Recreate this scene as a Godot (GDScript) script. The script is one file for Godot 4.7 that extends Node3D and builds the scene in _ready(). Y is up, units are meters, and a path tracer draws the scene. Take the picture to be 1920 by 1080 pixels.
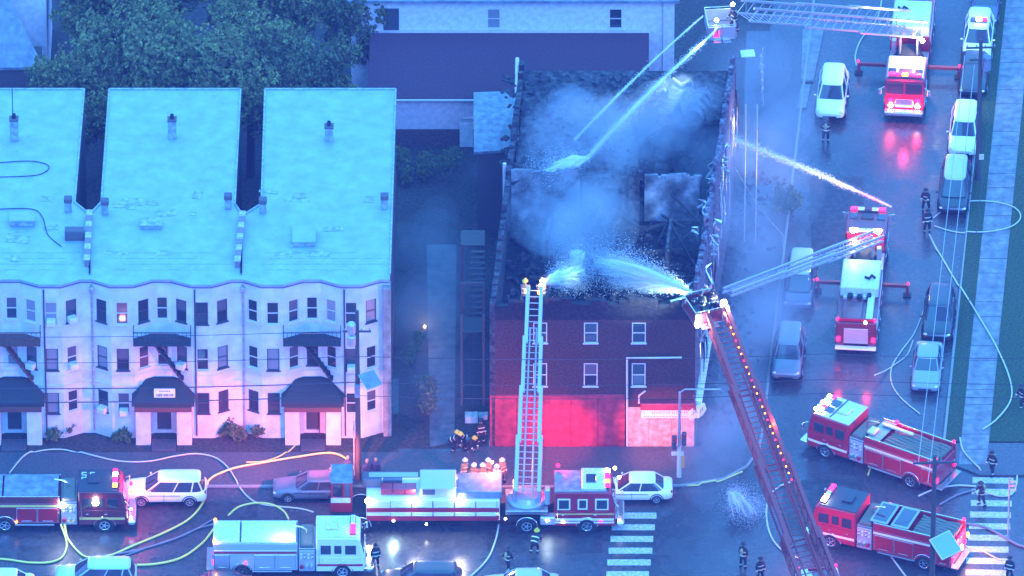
extends Node3D
# An evening street fire seen from the air: three joined row houses, a burnt corner building, fire trucks in two streets. Metres, y up, z towards the viewer.

var M := {}
var used := {}
var rng := RandomNumberGenerator.new()


# ---------------------------------------------------------------- mesh building
class Shape:
	var s := SurfaceTool.new()
	var t := Transform3D()

	func _init() -> void:
		s.begin(Mesh.PRIMITIVE_TRIANGLES)
		s.set_smooth_group(-1)

	func tri(a, b, c) -> void:
		s.add_vertex(t * a)
		s.add_vertex(t * b)
		s.add_vertex(t * c)

	func quad(a, b, c, d) -> void:
		tri(a, b, c)
		tri(a, c, d)

	# a box with chamfered edges; basis turns it about its centre
	func box(c: Vector3, size: Vector3, bevel := 0.0, turn := Basis()) -> void:
		var keep := t
		t = t * Transform3D(turn, c)
		var h := size / 2.0
		var b := minf(bevel, minf(h.x, minf(h.y, h.z)) * 0.8)
		for axis in 3:
			for sgn in [-1.0, 1.0]:
				var u := (axis + 1) % 3
				var w := (axis + 2) % 3
				var p := []
				for k in [[-1, -1], [1, -1], [1, 1], [-1, 1]]:
					var q := Vector3()
					q[axis] = sgn * h[axis]
					q[u] = k[0] * (h[u] - b)
					q[w] = k[1] * (h[w] - b)
					p.append(q)
				if sgn > 0:
					quad(p[3], p[2], p[1], p[0])
				else:
					quad(p[0], p[1], p[2], p[3])
		if b > 0.0:
			for axis in 3:
				var u := (axis + 1) % 3
				var w := (axis + 2) % 3
				for su in [-1.0, 1.0]:
					for sw in [-1.0, 1.0]:
						var p := []
						for k in [[-1.0, 0], [1.0, 0], [1.0, 1], [-1.0, 1]]:
							var q := Vector3()
							q[axis] = k[0] * (h[axis] - b)
							q[u] = su * (h[u] - (b if k[1] == 0 else 0.0))
							q[w] = sw * (h[w] - (0.0 if k[1] == 0 else b))
							p.append(q)
						if su * sw > 0:
							quad(p[0], p[1], p[2], p[3])
						else:
							quad(p[3], p[2], p[1], p[0])
			for i in 8:
				var sg := Vector3(-1 if i & 1 else 1, -1 if i & 2 else 1, -1 if i & 4 else 1)
				var a := Vector3(h.x, h.y - b, h.z - b) * sg
				var d := Vector3(h.x - b, h.y, h.z - b) * sg
				var e := Vector3(h.x - b, h.y - b, h.z) * sg
				if sg.x * sg.y * sg.z > 0:
					tri(a, e, d)
				else:
					tri(a, d, e)
		t = keep

	# rings of equal length joined into a skin
	func loft(rings: Array, smooth := true, caps := true) -> void:
		s.set_smooth_group(0 if smooth else -1)
		var n: int = rings[0].size()
		for i in rings.size() - 1:
			for k in n:
				var k2 := (k + 1) % n
				quad(rings[i][k], rings[i + 1][k], rings[i + 1][k2], rings[i][k2])
		s.set_smooth_group(-1)
		if caps:
			for e in [0, rings.size() - 1]:
				var mid := Vector3()
				for q in rings[e]:
					mid += q / n
				for k in n:
					if e == 0:
						tri(mid, rings[e][k], rings[e][(k + 1) % n])
					else:
						tri(mid, rings[e][(k + 1) % n], rings[e][k])

	func tube(pts: Array, r, n := 6, caps := true) -> void:
		var rings := []
		var up := Vector3.UP
		for i in pts.size():
			var d: Vector3 = (pts[mini(i + 1, pts.size() - 1)] - pts[maxi(i - 1, 0)]).normalized()
			if absf(d.dot(up)) > 0.95:
				up = Vector3.RIGHT if absf(d.x) < 0.7 else Vector3.BACK
			var x := up.cross(d).normalized()
			var y := d.cross(x)
			up = y
			var rr: float = r[i] if r is Array else r
			var ring := []
			for k in n:
				ring.append(pts[i] + (x * cos(TAU * k / n) + y * sin(TAU * k / n)) * rr)
			rings.append(ring)
		loft(rings, n > 4, caps)

	# a turned shape: [radius, height] pairs about an axis
	func lathe(c: Vector3, axis: Vector3, prof: Array, n := 16) -> void:
		var d := axis.normalized()
		var x := d.cross(Vector3.UP if absf(d.y) < 0.9 else Vector3.RIGHT).normalized()
		var y := d.cross(x)
		var rings := []
		for p in prof:
			var ring := []
			for k in n:
				ring.append(c + d * p[1] + (x * cos(TAU * k / n) + y * sin(TAU * k / n)) * maxf(p[0], 0.0005))
			rings.append(ring)
		loft(rings, false)

	func ball(c: Vector3, r: Vector3, n := 8) -> void:
		var rings := []
		for i in n / 2 + 1:
			var a := PI * i / (n / 2)
			var ring := []
			for k in n:
				ring.append(c + Vector3(sin(a) * cos(TAU * k / n), cos(a), sin(a) * sin(TAU * k / n)) * r + Vector3(1e-4 * k, 0, 0))
			rings.append(ring)
		loft(rings, true, false)

	# an outline on the ground plane (x, z) raised from y0 to y1
	func slab(outline: Array, y0: float, y1: float) -> void:
		var p := PackedVector2Array(outline)
		if Geometry2D.is_polygon_clockwise(p):
			p.reverse()
		var f := Geometry2D.triangulate_polygon(p)
		for i in range(0, f.size(), 3):
			var q := []
			for k in 3:
				q.append(p[f[i + k]])
			if (q[1] - q[0]).cross(q[2] - q[0]) < 0:
				q.reverse()
			tri(Vector3(q[0].x, y1, q[0].y), Vector3(q[1].x, y1, q[1].y), Vector3(q[2].x, y1, q[2].y))
		if y1 > y0:
			for i in p.size():
				var a := p[i]
				var b := p[(i + 1) % p.size()]
				quad(Vector3(a.x, y0, a.y), Vector3(b.x, y0, b.y), Vector3(b.x, y1, b.y), Vector3(a.x, y1, a.y))

	# a side outline (x, y) pushed across z from -w to w
	func prism(outline: Array, w0: float, w1: float) -> void:
		var p := PackedVector2Array(outline)
		if not Geometry2D.is_polygon_clockwise(p):
			p.reverse()
		var f := Geometry2D.triangulate_polygon(p)
		for z in [w0, w1]:
			for i in range(0, f.size(), 3):
				tri(Vector3(p[f[i]].x, p[f[i]].y, z), Vector3(p[f[i + 1]].x, p[f[i + 1]].y, z), Vector3(p[f[i + 2]].x, p[f[i + 2]].y, z))
		for i in p.size():
			var a := p[i]
			var b := p[(i + 1) % p.size()]
			quad(Vector3(a.x, a.y, w0), Vector3(b.x, b.y, w0), Vector3(b.x, b.y, w1), Vector3(a.x, a.y, w1))

	func done() -> ArrayMesh:
		s.generate_normals()
		return s.commit()


func numbered(called: String) -> String:
	var n: int = used.get(called, 0)
	used[called] = n + 1
	return called if n == 0 else "%s_%03d" % [called, n]


func tag(o: Node, label: String, category := "", group := "", kind := "") -> Node:
	if label:
		o.set_meta("label", label)
	if category:
		o.set_meta("category", category)
	if group:
		o.set_meta("group", group)
	if kind:
		o.set_meta("kind", kind)
	return o


func thing(called: String, label: String, category: String, at := Vector3.ZERO, turn := 0.0, group := "") -> Node3D:
	var o := Node3D.new()
	o.name = numbered(called)
	add_child(o)
	o.position = at
	o.rotation.y = turn
	return tag(o, label, category, group)


# commits a shape (or takes a mesh) as one named mesh under its parent
func part(called: String, sh, m, parent: Node = null, at := Transform3D()) -> MeshInstance3D:
	var o := MeshInstance3D.new()
	o.mesh = sh.done() if sh is Shape else sh
	o.material_override = M[m] if m is String else m
	o.transform = at
	if parent == null:
		o.name = numbered(called)
		add_child(o)
	else:
		var k := 0
		var nm := called
		while parent.has_node(nm):
			k += 1
			nm = "%s_%03d" % [called, k]
		o.name = nm
		parent.add_child(o)
	return o


func setting(called: String, sh, m) -> MeshInstance3D:
	var o := part(called, sh, m)
	tag(o, "", "", "", "structure")
	return o


func copy_of(root: Node3D, at: Vector3, turn: float, label: String, group := "") -> Node3D:
	var c: Node3D = root.duplicate()
	c.name = numbered(root.name.rstrip("0123456789").trim_suffix("_"))
	add_child(c)
	c.position = at
	c.rotation = Vector3(0, turn, 0)
	c.set_meta("label", label)
	if group:
		c.set_meta("group", group)
	return c


func box_mesh(size: Vector3, bevel := 0.0) -> ArrayMesh:
	var b := Shape.new()
	b.box(Vector3.ZERO, size, bevel)
	return b.done()


# ---------------------------------------------------------------- materials
func lin(r: float, g: float, b: float) -> Color:
	return Color(r, g, b).linear_to_srgb()


var noises := {}

func noise_tex(freq: float, lo: float, hi: float, seed_: int, kind := FastNoiseLite.TYPE_SIMPLEX_SMOOTH, size := 512, octaves := 5, gain := 0.55) -> NoiseTexture2D:
	var key := "%s %s %s %s %s %s" % [freq, lo, hi, seed_, kind, size]
	if noises.has(key):
		return noises[key]
	var n := FastNoiseLite.new()
	n.noise_type = kind
	n.frequency = freq
	n.seed = seed_
	n.fractal_octaves = octaves
	n.fractal_gain = gain
	var x := NoiseTexture2D.new()
	x.width = size
	x.height = size
	x.seamless = true
	x.noise = n
	var g := Gradient.new()
	g.set_color(0, Color(lo, lo, lo))
	g.set_color(1, Color(hi, hi, hi))
	x.color_ramp = g
	noises[key] = x
	return x


func mat(called: String, c: Color, rough := 0.7, metal := 0.0, tex = null, scale := 0.2) -> StandardMaterial3D:
	var m := StandardMaterial3D.new()
	m.resource_name = called
	m.albedo_color = c
	m.roughness = rough
	m.metallic = metal
	if tex:
		m.albedo_texture = tex
		m.uv1_triplanar = true
		m.uv1_world_triplanar = true
		m.uv1_scale = Vector3.ONE * scale
	M[called] = m
	return m


func lamp_mat(called: String, c: Color, e: float) -> void:
	var m := mat(called, c, 0.3)
	m.emission_enabled = true
	m.emission = c
	m.emission_energy_multiplier = e


func materials() -> void:
	var blotch := noise_tex(0.012, 0.62, 1.0, 3)
	var grain := noise_tex(0.09, 0.75, 1.0, 7)
	var coarse := noise_tex(0.03, 0.5, 1.0, 11)
	var burnt := noise_tex(0.025, 0.12, 1.0, 19, FastNoiseLite.TYPE_SIMPLEX_SMOOTH, 512, 6, 0.65)
	var a := mat("asphalt", lin(0.078, 0.075, 0.082), 0.42, 0.0, noise_tex(0.05, 0.68, 1.0, 61, FastNoiseLite.TYPE_SIMPLEX_SMOOTH, 1024, 6, 0.6), 0.05)
	a.roughness_texture = noise_tex(0.014, 0.3, 1.0, 5)
	a.metallic_specular = 0.5
	mat("patch_asphalt", lin(0.058, 0.055, 0.064), 0.5, 0.0, coarse, 0.11)
	mat("concrete", lin(0.1, 0.098, 0.105), 0.55, 0.0, noise_tex(0.05, 0.68, 1.0, 61, FastNoiseLite.TYPE_SIMPLEX_SMOOTH, 1024, 6, 0.6), 0.07)
	mat("path_concrete", lin(0.15, 0.15, 0.16), 0.6, 0.0, blotch, 0.17)
	mat("side_plaster", lin(0.4, 0.31, 0.38), 0.9, 0.0, burnt, 0.2)
	mat("concrete_pale", lin(0.24, 0.24, 0.25), 0.6, 0.0, blotch, 0.17)
	mat("kerb_stone", lin(0.3, 0.29, 0.28), 0.7, 0.0, grain, 0.4)
	mat("road_paint", lin(0.66, 0.66, 0.66), 0.55, 0.0, noise_tex(0.03, 0.6, 1.0, 71), 0.25)
	mat("grass_ground", lin(0.055, 0.1, 0.035), 0.95, 0.0, coarse, 0.3)
	mat("earth", lin(0.08, 0.065, 0.055), 0.95, 0.0, coarse, 0.21)
	mat("roof_coating", lin(0.26, 0.38, 0.47), 0.5, 0.0, noise_tex(0.012, 0.84, 1.0, 23, FastNoiseLite.TYPE_SIMPLEX_SMOOTH, 1024, 7, 0.62), 0.05)
	mat("roof_patch", lin(0.34, 0.46, 0.5), 0.6, 0.0, blotch, 0.3)
	mat("stucco", lin(0.6, 0.68, 0.72), 0.85, 0.0, noise_tex(0.01, 0.8, 1.0, 29), 0.12)
	mat("stucco_side", lin(0.42, 0.36, 0.32), 0.85, 0.0, blotch, 0.15)
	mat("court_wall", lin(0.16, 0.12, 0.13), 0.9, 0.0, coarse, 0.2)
	mat("cornice_paint", lin(0.1, 0.1, 0.2), 0.6)
	mat("tar_edge", lin(0.12, 0.11, 0.12), 0.8, 0.0, grain, 0.5)
	mat("flashing", lin(0.6, 0.6, 0.6), 0.4, 0.4, blotch, 0.4)
	mat("coping", lin(0.42, 0.33, 0.33), 0.7, 0.0, noise_tex(0.08, 0.35, 1.0, 31), 0.4)
	mat("awning_shingle", lin(0.045, 0.05, 0.05), 0.8, 0.0, coarse, 0.6)
	mat("white_trim", lin(0.7, 0.7, 0.7), 0.6, 0.0, grain, 0.5)
	mat("dark_trim", lin(0.05, 0.05, 0.06), 0.6)
	mat("iron", lin(0.04, 0.04, 0.045), 0.6, 0.3)
	mat("iron_rust", lin(0.15, 0.06, 0.04), 0.8, 0.0, grain, 0.8)
	mat("glass_dark", lin(0.03, 0.034, 0.045), 0.06).metallic_specular = 0.7
	mat("glass_blind", lin(0.22, 0.22, 0.24), 0.2)
	mat("glass_curtain", lin(0.1, 0.09, 0.11), 0.15)
	mat("brick_red", lin(0.095, 0.038, 0.036), 0.85, 0.0, noise_tex(0.04, 0.5, 1.0, 37), 0.25)
	mat("brick_charred", lin(0.05, 0.03, 0.035), 0.9, 0.0, burnt, 0.25)
	mat("shop_red", lin(0.45, 0.05, 0.075), 0.6, 0.0, blotch, 0.2)
	mat("shop_beige", lin(0.72, 0.5, 0.36), 0.7, 0.0, blotch, 0.25)
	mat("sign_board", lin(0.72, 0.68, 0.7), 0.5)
	mat("sign_ink", lin(0.3, 0.12, 0.3), 0.6)
	mat("sign_ink_blue", lin(0.06, 0.08, 0.3), 0.6)
	mat("char", lin(0.03, 0.028, 0.03), 0.95, 0.0, burnt, 0.15)
	mat("char_wall", lin(0.13, 0.12, 0.13), 0.95, 0.0, burnt, 0.12)
	mat("plaster_burnt", lin(0.4, 0.4, 0.43), 0.9, 0.0, noise_tex(0.01, 0.25, 1.0, 67), 0.09)
	mat("ash", lin(0.3, 0.3, 0.31), 0.95, 0.0, burnt, 0.3)
	mat("wood_burnt", lin(0.06, 0.05, 0.045), 0.9, 0.0, grain, 0.6)
	mat("wood_grey", lin(0.12, 0.1, 0.09), 0.9, 0.0, grain, 0.5)
	mat("foil", lin(0.75, 0.76, 0.78), 0.25, 0.7)
	mat("siding_white", lin(0.68, 0.68, 0.7), 0.7, 0.0, noise_tex(0.02, 0.86, 1.0, 53), 0.2)
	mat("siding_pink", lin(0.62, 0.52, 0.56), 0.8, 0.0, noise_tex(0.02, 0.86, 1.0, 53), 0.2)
	mat("roof_dark", lin(0.13, 0.05, 0.075), 0.9, 0.0, noise_tex(0.06, 0.55, 1.0, 41), 0.3)
	mat("roof_blue", lin(0.26, 0.3, 0.36), 0.7, 0.0, blotch, 0.2)
	mat("brick_brown", lin(0.17, 0.09, 0.08), 0.9, 0.0, coarse, 0.3)
	mat("bark", lin(0.07, 0.055, 0.045), 0.95, 0.0, grain, 0.7)
	mat("pole_wood", lin(0.09, 0.07, 0.06), 0.9, 0.0, grain, 0.7)
	mat("galvanised", lin(0.4, 0.42, 0.44), 0.45, 0.6)
	mat("wire", lin(0.03, 0.03, 0.035), 0.7)
	mat("solar", lin(0.02, 0.05, 0.16), 0.12)
	mat("solar_back", lin(0.2, 0.32, 0.5), 0.5)
	mat("hose_yellow", lin(0.66, 0.6, 0.14), 0.8)
	mat("hose_white", lin(0.5, 0.5, 0.47), 0.8)
	mat("hose_dark", lin(0.2, 0.17, 0.19), 0.8)
	mat("tape", lin(0.8, 0.35, 0.4), 0.5)
	mat("tape_white", lin(0.8, 0.8, 0.8), 0.5)
	# vehicles
	for p in [["paint_red", 0.36, 0.012, 0.03], ["paint_white", 0.72, 0.72, 0.72], ["paint_grey", 0.12, 0.13, 0.15], ["paint_black", 0.02, 0.02, 0.024], ["paint_blue", 0.05, 0.065, 0.12], ["paint_silver", 0.38, 0.4, 0.42], ["paint_maroon", 0.13, 0.02, 0.03], ["paint_cyan", 0.36, 0.5, 0.52], ["paint_teal", 0.2, 0.26, 0.28]]:
		var m := mat(p[0], lin(p[1], p[2], p[3]), 0.35, 0.0)
		m.clearcoat_enabled = true
		m.clearcoat = 0.6
		m.clearcoat_roughness = 0.12
	mat("roof_black", lin(0.05, 0.045, 0.055), 0.5, 0.0, grain, 0.5)
	mat("roof_white", lin(0.68, 0.72, 0.7), 0.45, 0.0, noise_tex(0.02, 0.8, 1.0, 43), 0.35)
	mat("chrome", lin(0.65, 0.66, 0.68), 0.18, 0.9)
	mat("tread_plate", lin(0.42, 0.44, 0.46), 0.35, 0.8, grain, 1.5)
	mat("tyre", lin(0.018, 0.018, 0.018), 0.85)
	mat("under", lin(0.02, 0.02, 0.022), 0.8)
	mat("stripe_white", lin(0.72, 0.72, 0.72), 0.35)
	mat("stripe_gold", lin(0.6, 0.5, 0.14), 0.35)
	mat("stripe_red", lin(0.4, 0.02, 0.04), 0.35)
	mat("shutter", lin(0.5, 0.5, 0.52), 0.4, 0.5)
	mat("shutter_red", lin(0.36, 0.015, 0.025), 0.35)
	mat("hosebed", lin(0.3, 0.29, 0.22), 0.9, 0.0, noise_tex(0.05, 0.4, 1.0, 47), 0.8)
	mat("ladder_white", lin(0.34, 0.38, 0.48), 0.4, 0.3)
	mat("ladder_red", lin(0.26, 0.04, 0.04), 0.5, 0.1)
	mat("ladder_grey", lin(0.35, 0.38, 0.42), 0.4, 0.5)
	mat("lens_red_off", lin(0.4, 0.01, 0.03), 0.2)
	mat("lens_amber_off", lin(0.6, 0.25, 0.02), 0.2)
	mat("lens_clear", lin(0.6, 0.62, 0.65), 0.1)
	lamp_mat("lens_red", Color(1.0, 0.08, 0.25), 6.0)
	lamp_mat("lens_blue", Color(0.15, 0.2, 1.0), 3.0)
	lamp_mat("lens_white", Color(1.0, 0.97, 0.92), 30.0)
	lamp_mat("lens_amber", Color(1.0, 0.6, 0.1), 8.0)
	lamp_mat("lens_warm", Color(1.0, 0.78, 0.5), 6.0)
	# people
	mat("coat_black", lin(0.022, 0.021, 0.022), 0.9)
	mat("band", lin(0.62, 0.62, 0.45), 0.35)
	mat("helmet_black", lin(0.02, 0.02, 0.02), 0.4)
	mat("helmet_yellow", lin(0.65, 0.45, 0.03), 0.4)
	mat("helmet_white", lin(0.6, 0.6, 0.6), 0.4)
	mat("tank", lin(0.3, 0.3, 0.12), 0.5)
	var b := mat("body", Color.WHITE, 0.85)
	b.vertex_color_use_as_albedo = true
	# water: droplets and white water
	var w := mat("white_water", lin(0.9, 0.95, 0.97), 0.9)
	w.transparency = BaseMaterial3D.TRANSPARENCY_ALPHA
	w.albedo_color.a = 0.95
	w.backlight_enabled = true
	w.backlight = Color(0.9, 0.95, 1.0)
	var sw := mat("stream_water", lin(0.9, 0.95, 0.97), 0.9)
	sw.transparency = BaseMaterial3D.TRANSPARENCY_ALPHA
	sw.albedo_color.a = 0.6
	sw.backlight_enabled = true
	sw.backlight = Color(0.9, 0.95, 1.0)
	var d := mat("droplet", lin(0.9, 0.93, 0.95), 0.9)
	d.backlight_enabled = true
	d.backlight = Color(0.9, 0.95, 1.0)
	for f in [["leaf_green", 0.16, 0.18, 0.06], ["leaf_dark", 0.1, 0.12, 0.045]]:
		var l := mat(f[0], lin(f[1], f[2], f[3]), 0.8)
		l.vertex_color_use_as_albedo = true
		l.backlight_enabled = true
		l.backlight = Color(0.35, 0.45, 0.2)


func fog_mat(density: float, c := Color(1, 1, 1)) -> FogMaterial:
	var f := FogMaterial.new()
	f.density = density
	f.albedo = c
	return f


# ---------------------------------------------------------------- people
# bones: [from, to, radius at from, radius at to, region]; joined by a smooth minimum and skinned with surface nets
func capsule(p: Vector3, b: Array) -> float:
	var a: Vector3 = b[0]
	var d: Vector3 = b[1] - a
	var q := clampf((p - a).dot(d) / maxf(d.length_squared(), 1e-6), 0.0, 1.0)
	return p.distance_to(a + d * q) - lerpf(b[2], b[3], q)


func skin(st: SurfaceTool, bones: Array, cell: float, tones: Array) -> void:
	var lo := Vector3(9, 9, 9)
	var hi := -lo
	for b in bones:
		for k in 2:
			var r: Vector3 = Vector3.ONE * (b[2 + k] + cell * 3)
			lo = lo.min(b[k] - r)
			hi = hi.max(b[k] + r)
	var n := Vector3i(((hi - lo) / cell).ceil()) + Vector3i.ONE
	var f := PackedFloat32Array()
	f.resize(n.x * n.y * n.z)
	f.fill(1.0)
	var who := PackedInt32Array()
	who.resize(f.size())
	var near := PackedFloat32Array()
	near.resize(f.size())
	near.fill(9.0)
	var soft := 0.035
	for bi in bones.size():
		var b = bones[bi]
		var r: float = maxf(b[2], b[3]) + 0.09
		var a0 := Vector3i(((b[0].min(b[1]) - lo - Vector3.ONE * r) / cell).floor()).clamp(Vector3i.ZERO, n - Vector3i.ONE)
		var a1 := Vector3i(((b[0].max(b[1]) - lo + Vector3.ONE * r) / cell).ceil()).clamp(Vector3i.ZERO, n - Vector3i.ONE)
		for z in range(a0.z, a1.z + 1):
			for y in range(a0.y, a1.y + 1):
				for x in range(a0.x, a1.x + 1):
					var i := x + n.x * (y + n.y * z)
					var d := capsule(lo + Vector3(x, y, z) * cell, b)
					if d < near[i]:
						near[i] = d
						who[i] = b[4]
					var h := maxf(soft - absf(f[i] - d), 0.0) / soft
					f[i] = minf(f[i], d) - h * h * soft * 0.25
	var at := {}
	var verts := PackedVector3Array()
	var tint := PackedInt32Array()
	for z in n.z - 1:
		for y in n.y - 1:
			for x in n.x - 1:
				var i := x + n.x * (y + n.y * z)
				var mask := 0
				var c := []
				for k in 8:
					var v := f[i + (k & 1) + n.x * ((k >> 1 & 1) + n.y * (k >> 2 & 1))]
					c.append(v)
					if v < 0.0:
						mask |= 1 << k
				if mask == 0 or mask == 255:
					continue
				var sum := Vector3()
				var m := 0
				for k in 8:
					for ax in 3:
						if k >> ax & 1:
							continue
						var k2 := k | 1 << ax
						if (c[k] < 0.0) == (c[k2] < 0.0):
							continue
						var e := Vector3(k & 1, k >> 1 & 1, k >> 2 & 1)
						e[ax] += c[k] / (c[k] - c[k2])
						sum += e
						m += 1
				at[i] = verts.size()
				verts.append(lo + (Vector3(x, y, z) + sum / m) * cell)
				tint.append(who[i])
	st.set_smooth_group(0)
	var step := [1, n.x, n.x * n.y]
	for i in at:
		for ax in 3:
			var u: int = step[(ax + 1) % 3]
			var w: int = step[(ax + 2) % 3]
			if not (at.has(i - u) and at.has(i - w) and at.has(i - u - w)):
				continue
			var s0 := f[i] < 0.0
			if s0 == (f[i + step[ax]] < 0.0):
				continue
			var q := [at[i], at[i - u], at[i - u - w], at[i - w]]
			if not s0:
				q.reverse()
			for k in [0, 1, 2, 0, 2, 3]:
				st.set_color(tones[tint[q[k]]])
				st.add_vertex(verts[q[k]])


func band_ring(sh: Shape, bones: Array, c: Vector3, axis: Vector3, h: float, proud := 0.01) -> void:
	var d := axis.normalized()
	var x := d.cross(Vector3.BACK if absf(d.z) < 0.9 else Vector3.UP).normalized()
	var y := d.cross(x)
	var rings := [[], []]
	for k in 14:
		var dir := x * cos(TAU * k / 14) + y * sin(TAU * k / 14)
		for e in 2:
			var o: Vector3 = c + d * h * (e - 0.5)
			var r := 0.03
			while r < 0.5:
				var best := 9.0
				for b in bones:
					best = minf(best, capsule(o + dir * r, b))
				if best > -0.004:
					break
				r += 0.012
			rings[e].append(o + dir * (r + proud))
	sh.loft(rings, true, false)


# pose: joints of both arms and legs, the lean of the trunk; faces +z
func make_person(pose: Dictionary, label: String, helmet: String, tones: Array, tank := false) -> MeshInstance3D:
	var hip: Vector3 = pose.get("hip", Vector3(0, 0.95, 0))
	var lean: Vector3 = pose.get("lean", Vector3(0, 1, 0.06)).normalized()
	var side: Vector3 = pose.get("side", Vector3.RIGHT)
	var chest := hip + lean * 0.36
	var neck := hip + lean * 0.52
	var fwd := side.cross(lean).normalized()
	if fwd.z < 0:
		fwd = -fwd
	var hd: Vector3 = neck + (lean * 0.7 + Vector3.UP * 0.3 + Vector3(0, 0, 0.15)).normalized() * 0.17
	var trunk := [[hip + side * 0.07, chest + side * 0.1, 0.14, 0.15, 1], [hip - side * 0.07, chest - side * 0.1, 0.14, 0.15, 1], [chest + side * 0.14, chest - side * 0.14, 0.12, 0.12, 1], [chest, neck, 0.14, 0.09, 1], [hip - lean * 0.12, hip, 0.17, 0.17, 1]]
	var bones := trunk.duplicate()
	bones.append([neck, hd, 0.062, 0.065, 0])
	bones.append([hd - fwd * 0.012, hd + Vector3(0, 0.075, 0), 0.088, 0.095, 0])
	bones.append([hd + fwd * 0.05 - Vector3(0, 0.05, 0), hd + fwd * 0.03, 0.05, 0.06, 0])
	bones.append([hd + fwd * 0.085 + Vector3(0, 0.03, 0), hd + fwd * 0.108 - Vector3(0, 0.005, 0), 0.014, 0.02, 0])
	for s in [-1.0, 1.0]:
		bones.append([hd + side * s * 0.088 + Vector3(0, 0.035, 0), hd + side * s * 0.096 - Vector3(0, 0.005, 0), 0.02, 0.016, 0])
	var fingers := Shape.new()
	fingers.s.set_color(tones[0])
	for k in 2:
		var s := -1.0 if k == 0 else 1.0
		var sh: Vector3 = chest + lean * 0.06 + side * s * 0.2
		var el: Vector3 = sh + pose.arms[k][0].normalized() * 0.29
		var ha: Vector3 = el + pose.arms[k][1].normalized() * 0.25
		bones.append([sh, el, 0.078, 0.062, 1])
		bones.append([el, ha, 0.062, 0.048, 1])
		var hdir: Vector3 = (ha - el).normalized()
		var palm := ha + hdir * 0.09
		bones.append([ha, palm, 0.036, 0.034, 0])
		var across := hdir.cross(side if absf(hdir.dot(side)) < 0.8 else Vector3.UP).normalized()
		var bend := hdir.cross(across) * -s
		for g in 4:
			var b0: Vector3 = palm + across * (g - 1.5) * 0.021 + hdir * 0.012
			var ln: float = [0.075, 0.088, 0.082, 0.06][g]
			fingers.tube([b0, b0 + hdir * ln * 0.5 + bend * 0.008, b0 + hdir * ln * 0.85 + bend * 0.035], [0.011, 0.01, 0.007], 5)
		var th: Vector3 = ha + hdir * 0.035 + across * -0.034
		fingers.tube([th, th - across * 0.025 + hdir * 0.03 + bend * 0.01, th - across * 0.028 + hdir * 0.062 + bend * 0.02], [0.013, 0.012, 0.008], 5)
		var lh: Vector3 = hip + side * s * 0.1 - lean * 0.05
		var kn: Vector3 = lh + pose.legs[k][0].normalized() * 0.43
		var an: Vector3 = kn + pose.legs[k][1].normalized() * 0.4
		bones.append([lh, kn, 0.115, 0.085, 2])
		bones.append([kn, an, 0.085, 0.065, 2])
		bones.append([an + Vector3(0, 0.03, 0), an - Vector3(0, 0.035, 0), 0.07, 0.06, 3])
		bones.append([an - Vector3(0, 0.045, 0.03), an + Vector3(0, -0.05, 0.16), 0.055, 0.045, 3])
	var st := SurfaceTool.new()
	st.begin(Mesh.PRIMITIVE_TRIANGLES)
	skin(st, bones, 0.032, tones)
	st.generate_normals()
	for g in 2:
		var e := Shape.new()
		e.s.set_color(Color(0.02, 0.015, 0.012))
		e.ball(hd + fwd * 0.088 + side * (g - 0.5) * 0.062 + Vector3(0, 0.045, 0), Vector3.ONE * 0.012, 6)
		st.append_from(e.done(), 0, Transform3D())
	var fm := fingers.done()
	st.append_from(fm, 0, Transform3D())
	var o := part("person", st.commit(), "body")
	tag(o, label, "person")
	if helmet:
		var h := Shape.new()
		var hc := hd + Vector3(0, 0.1, -0.01)
		h.lathe(hc, Vector3.UP, [[0.19, -0.035], [0.185, -0.02], [0.13, 0.0], [0.122, 0.05], [0.09, 0.1], [0.04, 0.125], [0.0, 0.13]], 14)
		h.box(hc + Vector3(0, -0.035, -0.13), Vector3(0.2, 0.02, 0.16), 0.008)
		h.box(hc + Vector3(0, 0.06, 0.12), Vector3(0.09, 0.1, 0.02), 0.005)
		h.tube([hc + Vector3(0, 0.02, 0.125), hc + Vector3(0, 0.125, 0.05), hc + Vector3(0, 0.14, -0.04), hc + Vector3(0, 0.05, -0.125)], 0.014, 5)
		part("helmet", h, helmet, o)
	var arm_from := trunk.size() + 6
	if pose.get("bands", true):
		for y in [0.02, 0.3]:
			var bb := Shape.new()
			band_ring(bb, trunk, hip + lean * (y - 0.02), lean, 0.075)
			part("coat_band", bb, "band", o)
		for b in bones:
			if b[4] == 1 and not trunk.has(b) and b[3] < 0.05:
				var bb := Shape.new()
				band_ring(bb, [b], b[0].lerp(b[1], 0.75), b[1] - b[0], 0.07)
				part("cuff_band", bb, "band", o)
			if b[4] == 2 and b[3] < 0.07:
				var bb := Shape.new()
				band_ring(bb, [b], b[0].lerp(b[1], 0.7), b[1] - b[0], 0.08)
				part("leg_band", bb, "band", o)
	if tank:
		var t := Shape.new()
		var tc := chest - fwd * 0.2
		t.tube([tc - lean * 0.27, tc - lean * 0.22, tc + lean * 0.12, tc + lean * 0.17], [0.04, 0.08, 0.08, 0.03], 8)
		part("air_tank", t, "tank", o)
	return o


# ---------------------------------------------------------------- cars (nose towards +x)
func ring_yz(x: float, y0: float, y1: float, w: float, taper := 0.08) -> Array:
	var r := []
	for k in 20:
		var a := TAU * k / 20
		var c := signf(cos(a)) * pow(absf(cos(a)), 0.38)
		var s := signf(sin(a)) * pow(absf(sin(a)), 0.38)
		r.append(Vector3(x, (y0 + y1) / 2 + s * (y1 - y0) / 2, c * w * (1.0 - taper * maxf(s, 0.0))))
	return r


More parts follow.
